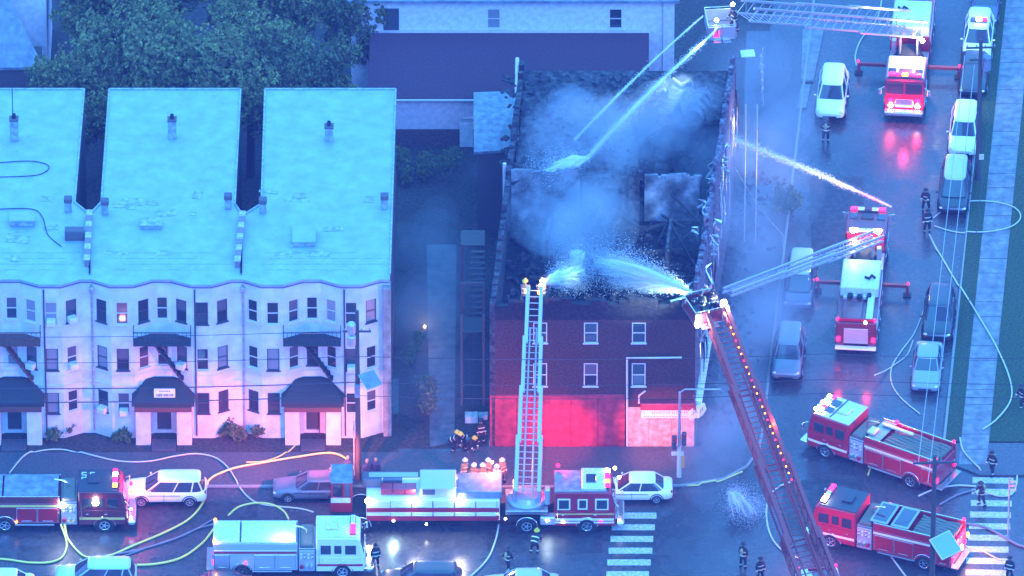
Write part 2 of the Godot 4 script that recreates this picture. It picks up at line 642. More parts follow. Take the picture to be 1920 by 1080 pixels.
func ring_xz(y: float, x0: float, x1: float, w: float) -> Array:
	var r := []
	for k in 24:
		var a := TAU * k / 24
		var c := signf(cos(a)) * pow(absf(cos(a)), 0.3)
		var s := signf(sin(a)) * pow(absf(sin(a)), 0.34)
		r.append(Vector3((x0 + x1) / 2 + c * (x1 - x0) / 2, y, s * w))
	return r


func add_wheel(parent: Node, at: Vector3, r: float, w: float, rim_m := "galvanised") -> void:
	var s := signf(at.z)
	var t := Shape.new()
	t.lathe(Vector3(0, 0, -w / 2), Vector3.BACK, [[r * 0.55, 0.0], [r * 0.93, 0.0], [r, w * 0.15], [r, w * 0.85], [r * 0.93, w], [r * 0.55, w]], 20)
	var o := part("wheel", t, "tyre", parent, Transform3D(Basis(), at))
	var q := Shape.new()
	q.lathe(Vector3(0, 0, s * w * 0.5), Vector3(0, 0, s), [[r * 0.62, -0.03], [r * 0.62, 0.012], [r * 0.54, 0.012], [r * 0.45, -0.03], [r * 0.2, -0.03], [r * 0.16, 0.02], [0.0, 0.02]], 16)
	for k in 5:
		var d := Vector3(cos(TAU * k / 5), sin(TAU * k / 5), 0)
		q.box(Vector3(0, 0, s * (w * 0.5 - 0.012)) + d * r * 0.35, Vector3(r * 0.5, r * 0.12, 0.03), 0.0, Basis(Vector3.BACK, TAU * k / 5))
	part("rim", q, rim_m, o)


const CARS := {
	"sedan": {"l": 4.75, "w": 0.91, "belt": 0.93, "roof": 1.45, "body": [[-2.37, 0.5, 0.82, 0.7], [-2.33, 0.36, 0.92, 0.84], [-2.1, 0.27, 1.0, 0.9], [-1.4, 0.22, 0.99, 0.91], [0.9, 0.2, 0.95, 0.91], [1.5, 0.22, 0.9, 0.9], [2.1, 0.25, 0.8, 0.86], [2.32, 0.33, 0.7, 0.78], [2.37, 0.42, 0.62, 0.66]],
		"glass": [-1.95, 1.05, -1.3, 0.25], "axles": [-1.4, 1.45], "r": 0.33},
	"suv": {"l": 4.95, "w": 0.97, "belt": 1.1, "roof": 1.74, "body": [[-2.47, 0.55, 1.0, 0.78], [-2.42, 0.42, 1.1, 0.9], [-2.2, 0.33, 1.16, 0.96], [-1.2, 0.3, 1.14, 0.97], [0.9, 0.28, 1.12, 0.97], [1.5, 0.3, 1.08, 0.96], [2.1, 0.33, 1.0, 0.93], [2.4, 0.42, 0.88, 0.84], [2.47, 0.5, 0.74, 0.7]],
		"glass": [-2.4, 1.3, -2.1, 0.45], "axles": [-1.45, 1.5], "r": 0.38},
	"van": {"l": 5.1, "w": 0.98, "belt": 1.12, "roof": 1.8, "body": [[-2.55, 0.5, 1.02, 0.8], [-2.5, 0.38, 1.14, 0.92], [-2.3, 0.28, 1.17, 0.97], [-1.2, 0.24, 1.15, 0.98], [1.1, 0.24, 1.12, 0.98], [1.7, 0.26, 1.04, 0.96], [2.3, 0.3, 0.88, 0.9], [2.5, 0.38, 0.76, 0.8], [2.55, 0.46, 0.66, 0.68]],
		"glass": [-2.42, 1.75, -2.2, 0.7], "axles": [-1.5, 1.6], "r": 0.35},
}

func make_car(kind: String, paint: String, label: String, category: String, at: Vector3, turn: float, group := "parked cars", roof_m := "") -> Node3D:
	var c: Dictionary = CARS[kind]
	var o := thing("parked_car", label, category, at, turn, group)
	var w: float = c.w
	var b := Shape.new()
	var rings := []
	for r in c.body:
		rings.append(ring_yz(r[0], r[1], r[2], r[3]))
	b.loft(rings)
	var body := part("body", b, paint, o)
	var g := Shape.new()
	var gl: Array = c.glass
	var lo := ring_xz(c.belt - 0.03, gl[0], gl[1], w * 0.9)
	var hi := ring_xz(c.roof - 0.05, gl[2], gl[3], w * 0.7)
	g.loft([lo, hi])
	part("windows", g, "glass_dark", o)
	var f := Shape.new()
	f.loft([ring_xz(c.roof - 0.08, gl[2] - 0.04, gl[3] + 0.05, w * 0.715), ring_xz(c.roof - 0.03, gl[2] - 0.02, gl[3] + 0.02, w * 0.715), ring_xz(c.roof, gl[2] + 0.12, gl[3] - 0.14, w * 0.62), ring_xz(c.roof + 0.02, gl[2] + 0.5, gl[3] - 0.5, w * 0.4)])
	part("roof", f, roof_m if roof_m else paint, o)
	var posts := []
	for k in [3, 9, 15, 21]:
		posts.append([lo[k], hi[k], 0.05])
	for k in [6, 18]:
		posts.append([lo[k] + Vector3(0.1, 0, 0), hi[k] + Vector3(0.05, 0, 0), 0.035])
		if kind != "sedan":
			posts.append([lo[k] - Vector3(1.0, 0, 0), hi[k] - Vector3(0.85, 0, 0), 0.045])
	for q in posts:
		var pl := Shape.new()
		pl.tube([q[0], q[1]], q[2], 6)
		part("window_pillar", pl, paint, o)
	var h: float = c.l / 2
	var last: Array = c.body[c.body.size() - 2]
	var first: Array = c.body[1]
	for s in [-1.0, 1.0]:
		var e := Shape.new()
		e.ball(Vector3(h - 0.14, last[2] - 0.06, s * w * 0.72), Vector3(0.13, 0.07, 0.16), 8)
		part("headlight", e, "lens_clear", o)
		var t := Shape.new()
		t.box(Vector3(-h + 0.08, first[2] - 0.1, s * w * 0.74), Vector3(0.12, 0.16, 0.26), 0.03)
		part("tail_light", t, "lens_red_off", o)
		var m := Shape.new()
		m.ball(Vector3(gl[1] - 0.35, c.belt + 0.08, s * (w + 0.07)), Vector3(0.07, 0.07, 0.1), 8)
		part("mirror", m, paint, o)
		for x in c.axles:
			add_wheel(o, Vector3(x, c.r, s * (w - 0.1)), c.r, 0.22)
			var a := Shape.new()
			var arc := []
			for k in 9:
				arc.append(Vector3(x + cos(PI * k / 8) * (c.r + 0.07), c.r + sin(PI * k / 8) * (c.r + 0.07), s * (w - 0.01)))
			a.tube(arc, 0.035, 5)
			part("wheel_arch", a, "under", o)
		var d := Shape.new()
		d.box(Vector3(0.1, c.belt * 0.78, s * (w - 0.003)), Vector3(1.95, 0.03, 0.02), 0.0)
		d.box(Vector3(0.12, c.belt * 0.62, s * (w - 0.002)), Vector3(0.02, c.belt * 0.55, 0.02), 0.0)
		part("door_trim", d, "under", o)
	var gr := Shape.new()
	gr.box(Vector3(h - 0.05, last[1] + 0.12, 0), Vector3(0.1, 0.16, w * 0.95), 0.03)
	part("grille", gr, "under", o)
	return o


# ---------------------------------------------------------------- fire trucks (nose towards +x)
func slab_outline(sh: Shape, outline: Array, half: float, edge := 0.07) -> void:
	var mid := Vector2()
	for p in outline:
		mid += p / outline.size()
	var rings := []
	for z in [[-half, edge], [-half + edge, 0.0], [half - edge, 0.0], [half, edge]]:
		var r := []
		for p in outline:
			var q: Vector2 = p + (mid - p).normalized() * z[1]
			r.append(Vector3(q.x, q.y, z[0]))
		rings.append(r)
	sh.loft(rings, false)


func panel(parent: Node, called: String, m: String, c: Vector3, size: Vector3, bevel := 0.012, turn := Basis()) -> MeshInstance3D:
	var b := Shape.new()
	b.box(Vector3.ZERO, size, bevel)
	return part(called, b, m, parent, Transform3D(turn, c))


func warning_light(parent: Node, m: String, c: Vector3, size := Vector3(0.16, 0.12, 0.16)) -> void:
	var b := Shape.new()
	b.ball(Vector3.ZERO, size * 0.5, 8)
	part("warning_light", b, m, parent, Transform3D(Basis(), c))


func lamp_glow(parent: Node3D, at: Vector3, c: Color, e: float, size := 0.08) -> void:
	var l := OmniLight3D.new()
	l.name = "lamp_glow"
	l.light_color = c
	l.light_energy = e * 2.0
	l.light_size = size
	l.omni_range = 60.0
	l.omni_attenuation = 2.0
	l.shadow_enabled = true
	l.position = at
	parent.add_child(l, true)


# the beam of a warning lamp or floodlight
func lamp_beam(parent: Node3D, at: Vector3, to: Vector3, c: Color, e: float, angle := 40.0) -> void:
	var l := SpotLight3D.new()
	l.name = "lamp_beam"
	l.light_color = c
	l.light_energy = e
	l.light_size = 0.08
	l.spot_range = 60.0
	l.spot_attenuation = 2.0
	l.spot_angle = angle
	l.spot_angle_attenuation = 0.9
	l.shadow_enabled = true
	parent.add_child(l, true)
	l.transform = Transform3D(Basis.looking_at(to - at, Vector3.UP), at)


func cab(o: Node3D, x0: float, x1: float, half: float, low: String, high: String, roof_m: String, h := 2.95, stripe := "stripe_white") -> void:
	var belt := 1.62
	var b := Shape.new()
	slab_outline(b, [Vector2(x0, 0.55), Vector2(x1 - 0.05, 0.55), Vector2(x1, 0.9), Vector2(x1, belt), Vector2(x0, belt)], half)
	part("cab", b, low, o)
	b = Shape.new()
	slab_outline(b, [Vector2(x0, belt - 0.02), Vector2(x1 - 0.01, belt - 0.02), Vector2(x1 - 0.28, h - 0.12), Vector2(x1 - 0.42, h), Vector2(x0, h)], half - 0.02, 0.1)
	part("cab_top", b, high, o)
	panel(o, "cab_roof", roof_m, Vector3((x0 + x1 - 0.5) / 2, h + 0.02, 0), Vector3(x1 - x0 - 0.55, 0.08, half * 2 - 0.2), 0.03)
	var rake := Basis(Vector3.BACK, atan2(0.27, h - 0.12 - belt))
	for s in [-1.0, 1.0]:
		panel(o, "windshield", "glass_dark", Vector3(x1 - 0.135, (belt + h - 0.12) / 2 + 0.02, s * half * 0.47), Vector3(0.05, h - belt - 0.42, half * 0.82), 0.012, rake)
		panel(o, "side_window", "glass_dark", Vector3(x1 - 0.85, belt + 0.5, s * (half - 0.005)), Vector3(0.66, 0.66, 0.04))
		panel(o, "side_window", "glass_dark", Vector3(x0 + 0.6, belt + 0.5, s * (half - 0.005)), Vector3(0.62, 0.66, 0.04))
		panel(o, "side_window", "glass_dark", Vector3((x0 + x1) / 2 - 0.14, belt + 0.52, s * (half - 0.005)), Vector3(0.44, 0.6, 0.04))
		if high == "paint_red" and roof_m == "roof_blue":
			for q in [[x1 - 0.85, 0.66, 0.66], [x0 + 0.6, 0.62, 0.66], [(x0 + x1) / 2 - 0.14, 0.44, 0.6]]:
				panel(o, "window_frame", "stripe_white", Vector3(q[0], belt + 0.5, s * (half - 0.012)), Vector3(q[1] + 0.16, q[2] + 0.16, 0.04), 0.01)
		panel(o, "door", low, Vector3(x1 - 0.95, 1.15, s * (half + 0.004)), Vector3(0.95, 0.9, 0.03), 0.01)
		panel(o, "door", low, Vector3(x0 + 0.9, 1.15, s * (half + 0.004)), Vector3(0.95, 0.9, 0.03), 0.01)
		for x in [x1 - 1.25, x0 + 0.55]:
			panel(o, "door_handle", "chrome", Vector3(x, 1.35, s * (half + 0.035)), Vector3(0.16, 0.04, 0.03), 0.008)
		panel(o, "stripe", stripe, Vector3((x0 + x1) / 2 - 0.02, 1.02, s * (half + 0.018)), Vector3(x1 - x0 - 0.2, 0.16, 0.02), 0.004)
		var mr := Shape.new()
		mr.tube([Vector3(x1 - 0.1, 2.3, s * half), Vector3(x1 + 0.12, 2.25, s * (half + 0.28))], 0.025, 5)
		mr.box(Vector3(x1 + 0.12, 2.05, s * (half + 0.28)), Vector3(0.1, 0.42, 0.2), 0.03)
		part("mirror", mr, "chrome", o)
		for k in 2:
			var hl := Shape.new()
			hl.lathe(Vector3(x1, 0.95, s * (half - 0.3 - 0.24 * k)), Vector3.RIGHT, [[0.11, -0.03], [0.11, 0.03], [0.08, 0.05], [0.0, 0.06]], 10)
			part("headlight", hl, "lens_clear", o)
	panel(o, "grille", "chrome", Vector3(x1 + 0.01, 1.15, 0), Vector3(0.06, 0.6, half * 0.9), 0.02)
	panel(o, "bumper", "chrome", Vector3(x1 + 0.28, 0.62, 0), Vector3(0.5, 0.32, half * 2 - 0.05), 0.08)
	panel(o, "grab_rail", "chrome", Vector3(x0 + 0.2, 1.6, half + 0.05), Vector3(0.03, 1.2, 0.03), 0.005)


func light_bar(o: Node3D, x: float, y: float, half: float, pattern: Array) -> void:
	panel(o, "light_bar", "dark_trim", Vector3(x, y - 0.06, 0), Vector3(0.34, 0.07, half * 2), 0.02)
	for i in pattern.size():
		var z := lerpf(-half, half, (i + 0.5) / pattern.size())
		panel(o, "warning_light", pattern[i], Vector3(x, y + 0.03, z), Vector3(0.28, 0.13, half * 2 / pattern.size() - 0.03), 0.03)


func fender(o: Node3D, x: float, z: float, r: float, m := "chrome") -> void:
	var f := Shape.new()
	var arc := []
	for k in 11:
		arc.append(Vector3(x + cos(PI * k / 10) * r, 0.5 + sin(PI * k / 10) * r, z))
	f.tube(arc, 0.045, 6)
	part("fender", f, m, o)
	var d := Shape.new()
	d.lathe(Vector3(x, 0.5, z - signf(z) * 0.06), Vector3(0, 0, signf(z)), [[r, 0.0], [r, 0.06], [0.0, 0.062]], 22)
	part("wheel_well", d, "under", o)


func axle(o: Node3D, x: float, half: float, r := 0.52, rim := "chrome") -> void:
	for s in [-1.0, 1.0]:
		fender(o, x, s * (half - 0.02), r + 0.12)
		add_wheel(o, Vector3(x, r, s * (half - 0.1)), r, 0.32, rim)


# compartment doors along both sides of a body
func side_doors(o: Node3D, x0: float, x1: float, y0: float, y1: float, half: float, n: int, m: String) -> void:
	for i in n:
		var w := (x1 - x0) / n
		for s in [-1.0, 1.0]:
			panel(o, "door_frame", "chrome", Vector3(x0 + w * (i + 0.5), (y0 + y1) / 2, s * (half + 0.004)), Vector3(w - 0.01, y1 - y0 + 0.07, 0.03), 0.008)
			var d := panel(o, "compartment_door", m, Vector3(x0 + w * (i + 0.5), (y0 + y1) / 2, s * (half + 0.014)), Vector3(w - 0.09, y1 - y0, 0.04), 0.012)
			panel(d, "handle", "chrome", Vector3(0, -(y1 - y0) * 0.4, s * 0.03), Vector3(w * 0.5, 0.04, 0.025), 0.006)


func hose_bed(o: Node3D, x0: float, x1: float, half: float, y: float, m := "hosebed") -> void:
	for i in 7:
		var z := lerpf(-half, half, (i + 0.5) / 7)
		var b := Shape.new()
		var pts := []
		for k in 9:
			pts.append(Vector3(lerpf(x0, x1, k / 8.0), y + 0.05 * sin(k * 1.7 + i), z))
		b.tube(pts, half / 7.5, 6)
		part("packed_hose", b, m, o)


func pumper(label: String, at: Vector3, turn: float, p: Dictionary) -> Node3D:
	var half := 1.25
	var o := thing("fire_engine", label, "fire engine", at, turn, "fire trucks at the scene")
	var low: String = p.low
	panel(o, "chassis", "under", Vector3(0, 0.55, 0), Vector3(9.0, 0.35, 1.5), 0.05)
	cab(o, 1.75, 4.7, half, low, p.high, p.roof, 2.95, p.get("stripe", "stripe_white"))
	axle(o, 3.35, half)
	axle(o, -2.7, half)
	# pump panel
	panel(o, "pump_housing", "tread_plate", Vector3(1.2, 1.35, 0), Vector3(1.0, 1.7, half * 2 - 0.12), 0.03)
	for s in [-1.0, 1.0]:
		var q := panel(o, "pump_panel", "shutter", Vector3(1.2, 1.3, s * (half - 0.05)), Vector3(0.95, 1.5, 0.06), 0.015)
		for k in 8:
			var gshape := Shape.new()
			gshape.lathe(Vector3.ZERO, Vector3(0, 0, s), [[0.075, 0.0], [0.075, 0.05], [0.055, 0.06], [0.0, 0.05]], 10)
			part("gauge", gshape, "chrome" if k % 2 else "lens_clear", q, Transform3D(Basis(), Vector3(-0.33 + 0.22 * (k % 4), 0.5 - 0.26 * (k / 4), s * 0.03)))
		for k in 3:
			var v := Shape.new()
			v.lathe(Vector3.ZERO, Vector3(0, 0, s), [[0.09, 0.0], [0.09, 0.12], [0.12, 0.12], [0.12, 0.2], [0.0, 0.2]], 10)
			part("hose_outlet", v, "chrome" if k else "lens_red_off", q, Transform3D(Basis(), Vector3(-0.3 + 0.3 * k, -0.35, s * 0.03)))
	panel(o, "crosslay", p.get("crosslay", "hosebed"), Vector3(1.2, 2.3, 0), Vector3(0.8, 0.25, half * 2 - 0.3), 0.06)
	# body
	var body_m: String = p.get("body", low)
	panel(o, "body", body_m, Vector3(-1.9, 1.35, 0), Vector3(5.1, 1.5, half * 2), 0.05)
	side_doors(o, -2.0, 0.55, 0.75, 1.75, half, 2, p.get("doors", "shutter"))
	side_doors(o, -4.4, -3.45, 0.75, 1.75, half, 1, p.get("doors", "shutter"))
	for s in [-1.0, 1.0]:
		panel(o, "body_side", body_m, Vector3(-1.9, 2.3, s * (half - 0.1)), Vector3(5.1, 0.5, 0.12), 0.02)
		panel(o, "top_rail", "chrome", Vector3(-1.9, 2.58, s * (half - 0.1)), Vector3(5.1, 0.05, 0.06), 0.012)
		panel(o, "stripe", p.get("stripe", "stripe_white"), Vector3(-1.9, 1.93, s * (half + 0.008)), Vector3(5.0, 0.14, 0.02), 0.004)
		panel(o, "running_board", "tread_plate", Vector3(-0.9, 0.56, s * (half - 0.02)), Vector3(2.4, 0.1, 0.2), 0.02)
		panel(o, "tail_light", "lens_red" if p.get("tail", true) else "lens_red_off", Vector3(-4.48, 1.1, s * (half - 0.18)), Vector3(0.06, 0.3, 0.2), 0.02)
		warning_light(o, p.get("rear", "lens_red"), Vector3(-4.35, 2.72, s * (half - 0.15)), Vector3(0.2, 0.2, 0.2))
	panel(o, "rear_step", "tread_plate", Vector3(-4.65, 0.6, 0), Vector3(0.45, 0.08, half * 2 - 0.1), 0.02)
	if p.get("cover", "") != "":
		panel(o, "hose_cover", p.cover, Vector3(-1.1, 2.62, 0), Vector3(3.3, 0.07, half * 2 - 0.24), 0.03)
		panel(o, "hose_cover", p.cover, Vector3(-3.65, 2.62, 0), Vector3(1.6, 0.07, half * 2 - 0.24), 0.03)
	elif p.get("hatches", false):
		for k in 2:
			var f := panel(o, "top_hatch", "tread_plate", Vector3(0.35 - 1.35 * k, 2.62, 0), Vector3(1.15, 0.08, half * 2 - 0.3), 0.02)
			panel(f, "hatch_glass", "glass_dark", Vector3(0, 0.05, 0), Vector3(0.85, 0.03, half * 2 - 0.75), 0.01)
		hose_bed(o, -4.3, -1.8, half - 0.25, 2.35)
	else:
		panel(o, "tank_lid", "tread_plate", Vector3(0.1, 2.5, 0), Vector3(0.9, 0.1, half * 2 - 0.4), 0.02)
		panel(o, "deck_box", "roof_white", Vector3(0.45, 2.66, -0.45), Vector3(0.5, 0.2, 0.7), 0.04)
		panel(o, "deck_box", "roof_white", Vector3(-0.75, 2.66, 0.5), Vector3(2.2, 0.14, 0.24), 0.04)
		hose_bed(o, -4.3, -0.5, half - 0.25, 2.3)
	# deck gun
	var gun := Shape.new()
	gun.tube([Vector3(1.15, 2.4, 0), Vector3(1.15, 2.75, 0), Vector3(0.9, 2.95, 0), Vector3(0.3, 3.05, 0)], [0.09, 0.08, 0.07, 0.05], 7)
	part("deck_gun", gun, "chrome", o)
	light_bar(o, 4.0, 3.12, 0.95, p.get("bar", ["lens_red", "lens_red", "lens_white", "lens_red", "lens_red"]))
	panel(o, "roof_unit", p.roof, Vector3(2.7, 3.08, 0), Vector3(0.7, 0.14, 0.8), 0.04)
	return o


# a truss ladder from a to b (truck coordinates), in nested sections, each rung a piece of its own
func ladder(o: Node3D, a: Vector3, b: Vector3, width: float, sections: int, m: String, tall := 0.5, beam := 0.08) -> Node3D:
	var d := (b - a).normalized()
	var side := d.cross(Vector3.UP).normalized()
	var up := side.cross(d).normalized()
	var span := a.distance_to(b)
	var root := Node3D.new()
	root.name = "ladder" if not o.has_node("ladder") else "ladder_extension"
	root.transform = Transform3D(Basis(d, up, -d.cross(up) * -1.0), a)
	o.add_child(root)
	var rails := Shape.new()
	var rung := box_mesh(Vector3(0.045, 0.045, 1.0), 0.0)
	var each := span / (sections - (sections - 1) * 0.12)
	for i in sections:
		var x0 := i * each * 0.88
		var x1 := minf(x0 + each, span)
		var w := width * (1.0 - 0.14 * i)
		var y := 0.07 * i
		var t := tall * (1.0 - 0.1 * i)
		for s in [-1.0, 1.0]:
			var z: float = s * w / 2
			rails.box(Vector3((x0 + x1) / 2, y, z), Vector3(x1 - x0, 0.1, beam))
			rails.box(Vector3((x0 + x1) / 2, y + t, z), Vector3(x1 - x0, beam, beam))
			var n := int((x1 - x0) / 0.75)
			for k in n:
				var u0 := lerpf(x0, x1, float(k) / n)
				var u1 := lerpf(x0, x1, (k + 1.0) / n)
				rails.tube([Vector3(u0, y, z), Vector3((u0 + u1) / 2, y + t, z), Vector3(u1, y, z)], 0.025, 4)
		var count := int((x1 - x0) / 0.36)
		for k in count:
			var xr := lerpf(x0, x1, (k + 0.5) / count)
			part("rung", rung, m, root, Transform3D(Basis.from_scale(Vector3(1, 1, w)), Vector3(xr, y, 0)))
	part("rails", rails, m, root)
	if beam > 0.2:
		for z in [-width * 0.2, width * 0.2]:
			var w := Shape.new()
			w.tube([Vector3(0, 0.12, z), Vector3(span * 0.8, 0.3, z * 0.7)], 0.06, 6)
			part("water_pipe", w, m, root)
	return root


func bucket(o: Node3D, c: Vector3, turn: float, m: String) -> Node3D:
	var r := Node3D.new()
	r.name = "platform"
	r.transform = Transform3D(Basis(Vector3.UP, turn), c)
	o.add_child(r)
	panel(r, "floor", "tread_plate", Vector3(0, 0.05, 0), Vector3(1.7, 0.1, 2.1), 0.03)
	for s in [-1.0, 1.0]:
		panel(r, "side_panel", m, Vector3(0, 0.55, s * 1.05), Vector3(1.7, 0.85, 0.06), 0.02)
		panel(r, "side_panel", m, Vector3(s * 0.85, 0.55, 0), Vector3(0.06, 0.85, 2.1), 0.02)
		panel(r, "step", "tread_plate", Vector3(s * 0.3, 0.02, 1.25), Vector3(0.5, 0.06, 0.4), 0.01)
	var rail := Shape.new()
	for y in [1.1]:
		rail.tube([Vector3(-0.88, y, -1.08), Vector3(0.88, y, -1.08), Vector3(0.88, y, 1.08), Vector3(-0.88, y, 1.08), Vector3(-0.88, y, -1.08)], 0.035, 6)
	for x in [-0.88, 0.0, 0.88]:
		for z in [-1.08, 1.08]:
			rail.tube([Vector3(x, 0.1, z), Vector3(x, 1.1, z)], 0.03, 5)
	part("rail", rail, "chrome", r)
	return r


func nozzle(r: Node3D, from: Vector3, to: Vector3) -> void:
	var n := Shape.new()
	var d := (to - from).normalized()
	n.tube([from - Vector3(0, 0.5, 0), from - Vector3(0, 0.1, 0), from + d * 0.15, from + d * 0.7, from + d * 0.95], [0.08, 0.09, 0.09, 0.07, 0.09], 7)
	part("water_nozzle", n, "chrome", r)


func outriggers(o: Node3D, x: float, reach: float, m := "ladder_red") -> void:
	for s in [-1.0, 1.0]:
		var b := Shape.new()
		b.box(Vector3(x, 0.75, s * (1.2 + reach / 2)), Vector3(0.22, 0.22, reach), 0.02)
		b.box(Vector3(x, 0.4, s * (1.2 + reach)), Vector3(0.18, 0.8, 0.18), 0.02)
		var g := part("outrigger", b, m, o)
		panel(g, "foot", "under", Vector3(x, 0.06, s * (1.2 + reach)), Vector3(0.5, 0.1, 0.5), 0.02)
		warning_light(g, "lens_red", Vector3(x, 0.95, s * (1.25 + reach)), Vector3(0.14, 0.18, 0.14))


# a mid-mounted platform truck; its ladder is added by the caller
func tower_truck(label: String, at: Vector3, turn: float, p: Dictionary) -> Node3D:
	var half := 1.27
	var o := thing("ladder_truck", label, "ladder truck", at, turn, "fire trucks at the scene")
	panel(o, "chassis", "under", Vector3(-0.5, 0.6, 0), Vector3(11.6, 0.4, 1.6), 0.05)
	cab(o, 3.0, 6.0, half, p.low, p.high, p.roof, 2.75)
	axle(o, 4.7, half)
	axle(o, -3.1, half)
	axle(o, -4.35, half)
	panel(o, "turntable_deck", "tread_plate", Vector3(1.6, 1.2, 0), Vector3(2.7, 0.5, half * 2 - 0.1), 0.04)
	var t := Shape.new()
	t.lathe(Vector3(1.5, 1.4, 0), Vector3.UP, [[1.1, 0.0], [1.1, 0.2], [0.9, 0.3], [0.75, 0.9], [0.0, 0.95]], 20)
	part("turntable", t, "under", o)
	for s in [-1.0, 1.0]:
		panel(o, "turntable_cheek", "ladder_grey", Vector3(1.5, 2.6, s * 0.55), Vector3(1.0, 1.3, 0.12), 0.03)
	panel(o, "control_stand", "shutter", Vector3(1.3, 2.5, 0.95), Vector3(0.4, 0.9, 0.3), 0.04)
	panel(o, "body", p.low, Vector3(-3.2, 1.45, 0), Vector3(6.2, 1.7, half * 2), 0.05)
	side_doors(o, -2.3, -0.2, 0.75, 1.8, half, 2, p.get("doors", "shutter_red"))
	side_doors(o, -6.2, -5.15, 0.75, 1.8, half, 1, p.get("doors", "shutter_red"))
	for s in [-1.0, 1.0]:
		panel(o, "stripe", "stripe_white", Vector3(-3.2, 2.0, s * (half + 0.01)), Vector3(6.1, 0.15, 0.02), 0.004)
		panel(o, "tail_light", "lens_red", Vector3(-6.33, 1.1, s * (half - 0.18)), Vector3(0.06, 0.32, 0.24), 0.02)
		warning_light(o, "lens_red", Vector3(-6.2, 2.5, s * (half - 0.12)), Vector3(0.2, 0.24, 0.2))
	panel(o, "rear_panel", "shutter", Vector3(-6.315, 1.35, 0), Vector3(0.05, 1.1, 1.5), 0.02)
	panel(o, "rear_step", "stripe_white", Vector3(-6.45, 0.55, 0), Vector3(0.4, 0.1, half * 2), 0.02)
	# rear deck: white box at the front of it, hose well and white walkway behind
	panel(o, "deck_box", "roof_white", Vector3(-1.75, 2.62, 0), Vector3(3.2, 0.7, half * 2 - 0.15), 0.05)
	panel(o, "hose_well", p.get("well", "paint_maroon"), Vector3(-4.75, 2.36, -0.3), Vector3(2.3, 0.14, 1.25), 0.03)
	panel(o, "walkway", "roof_white", Vector3(-4.75, 2.42, 0.78), Vector3(2.8, 0.2, 0.42), 0.03)
	panel(o, "rear_rail", "lens_red_off", Vector3(-6.1, 2.42, 0), Vector3(0.12, 0.2, half * 2 - 0.3), 0.02)
	var clutter := Shape.new()
	clutter.tube([Vector3(-2.2, 3.02, 0.3), Vector3(-2.4, 3.06, 0.55), Vector3(-2.0, 3.06, 0.7), Vector3(-2.3, 3.08, 0.9)], 0.09, 6)
	part("coiled_strap", clutter, "coat_black", o)
	for k in 6:
		panel(o, "tool_box", "under" if k % 2 else "shutter", Vector3(-3.7 + 0.1 * (k % 3), 2.5, -0.85 + 0.3 * k), Vector3(0.4, 0.25, 0.24), 0.03)
	for s in [-1.0, 1.0]:
		panel(o, "roof_hatch", "glass_dark", Vector3(5.0, 2.83, s * 0.85), Vector3(0.9, 0.06, 0.5), 0.02)
	panel(o, "roof_vent", "dark_trim", Vector3(4.9, 2.86, 0), Vector3(0.55, 0.12, 0.8), 0.03)
	return o


# ---------------------------------------------------------------- buildings
# a wall from p0 to p1 (facing to the right-hand side of its direction), solid but for openings [u0, u1, y0, y1]
func wall_with_openings(sh: Shape, p0: Vector3, p1: Vector3, y0: float, y1: float, thick: float, openings: Array) -> void:
	var e := (p1 - p0).normalized()
	var n := e.cross(Vector3.UP)
	var keep := sh.t
	sh.t = Transform3D(Basis(e, Vector3.UP, n), Vector3(p0.x, 0, p0.z))
	var us := [0.0, p0.distance_to(p1)]
	for o in openings:
		for k in 2:
			if not us.has(o[k]):
				us.append(o[k])
	us.sort()
	for i in us.size() - 1:
		var cuts := []
		for o in openings:
			if o[0] <= us[i] + 0.001 and o[1] >= us[i + 1] - 0.001:
				cuts.append([o[2], o[3]])
		cuts.sort()
		var y := y0
		cuts.append([y1, y1])
		for c in cuts:
			if c[0] > y + 0.001:
				sh.box(Vector3((us[i] + us[i + 1]) / 2, (y + c[0]) / 2, -thick / 2), Vector3(us[i + 1] - us[i], c[0] - y, thick))
			y = maxf(y, c[1])
	sh.t = keep


# a sash window set in an opening: frame, sash bars, two panes, a sill
func window(parent: Node, centre: Vector3, n: Vector3, w: float, h: float, glass: String, frame := "white_trim", deep := 0.08) -> void:
	var e := Vector3.UP.cross(n).normalized()
	var key := "window %.2f %.2f %s" % [w, h, frame]
	if not M.has(key):
		var f := Shape.new()
		for s in [-1.0, 1.0]:
			f.box(Vector3(s * (w / 2 - 0.03), 0, 0), Vector3(0.06, h, 0.09))
			f.box(Vector3(0, s * (h / 2 - 0.03), 0.001), Vector3(w - 0.01, 0.06, 0.09))
		f.box(Vector3(0, 0, 0.01), Vector3(w - 0.04, 0.06, 0.07))
		M[key] = f.done()
		M[key + "p"] = box_mesh(Vector3(w - 0.1, h / 2 - 0.06, 0.02))
		M[key + "s"] = box_mesh(Vector3(w + 0.14, 0.07, 0.18), 0.01)
	var at := Transform3D(Basis(e, Vector3.UP, n), centre - n * deep)
	var o := part("window", M[key], frame, parent, at)
	part("upper_pane", M[key + "p"], glass, o, Transform3D(Basis(), Vector3(0, h / 4, 0)))
	part("lower_pane", M[key + "p"], glass if glass != "glass_curtain" else "glass_dark", o, Transform3D(Basis(), Vector3(0, -h / 4, -0.02)))
	part("sill", M[key + "s"], frame, o, Transform3D(Basis(), Vector3(0, -h / 2 - 0.02, deep)))


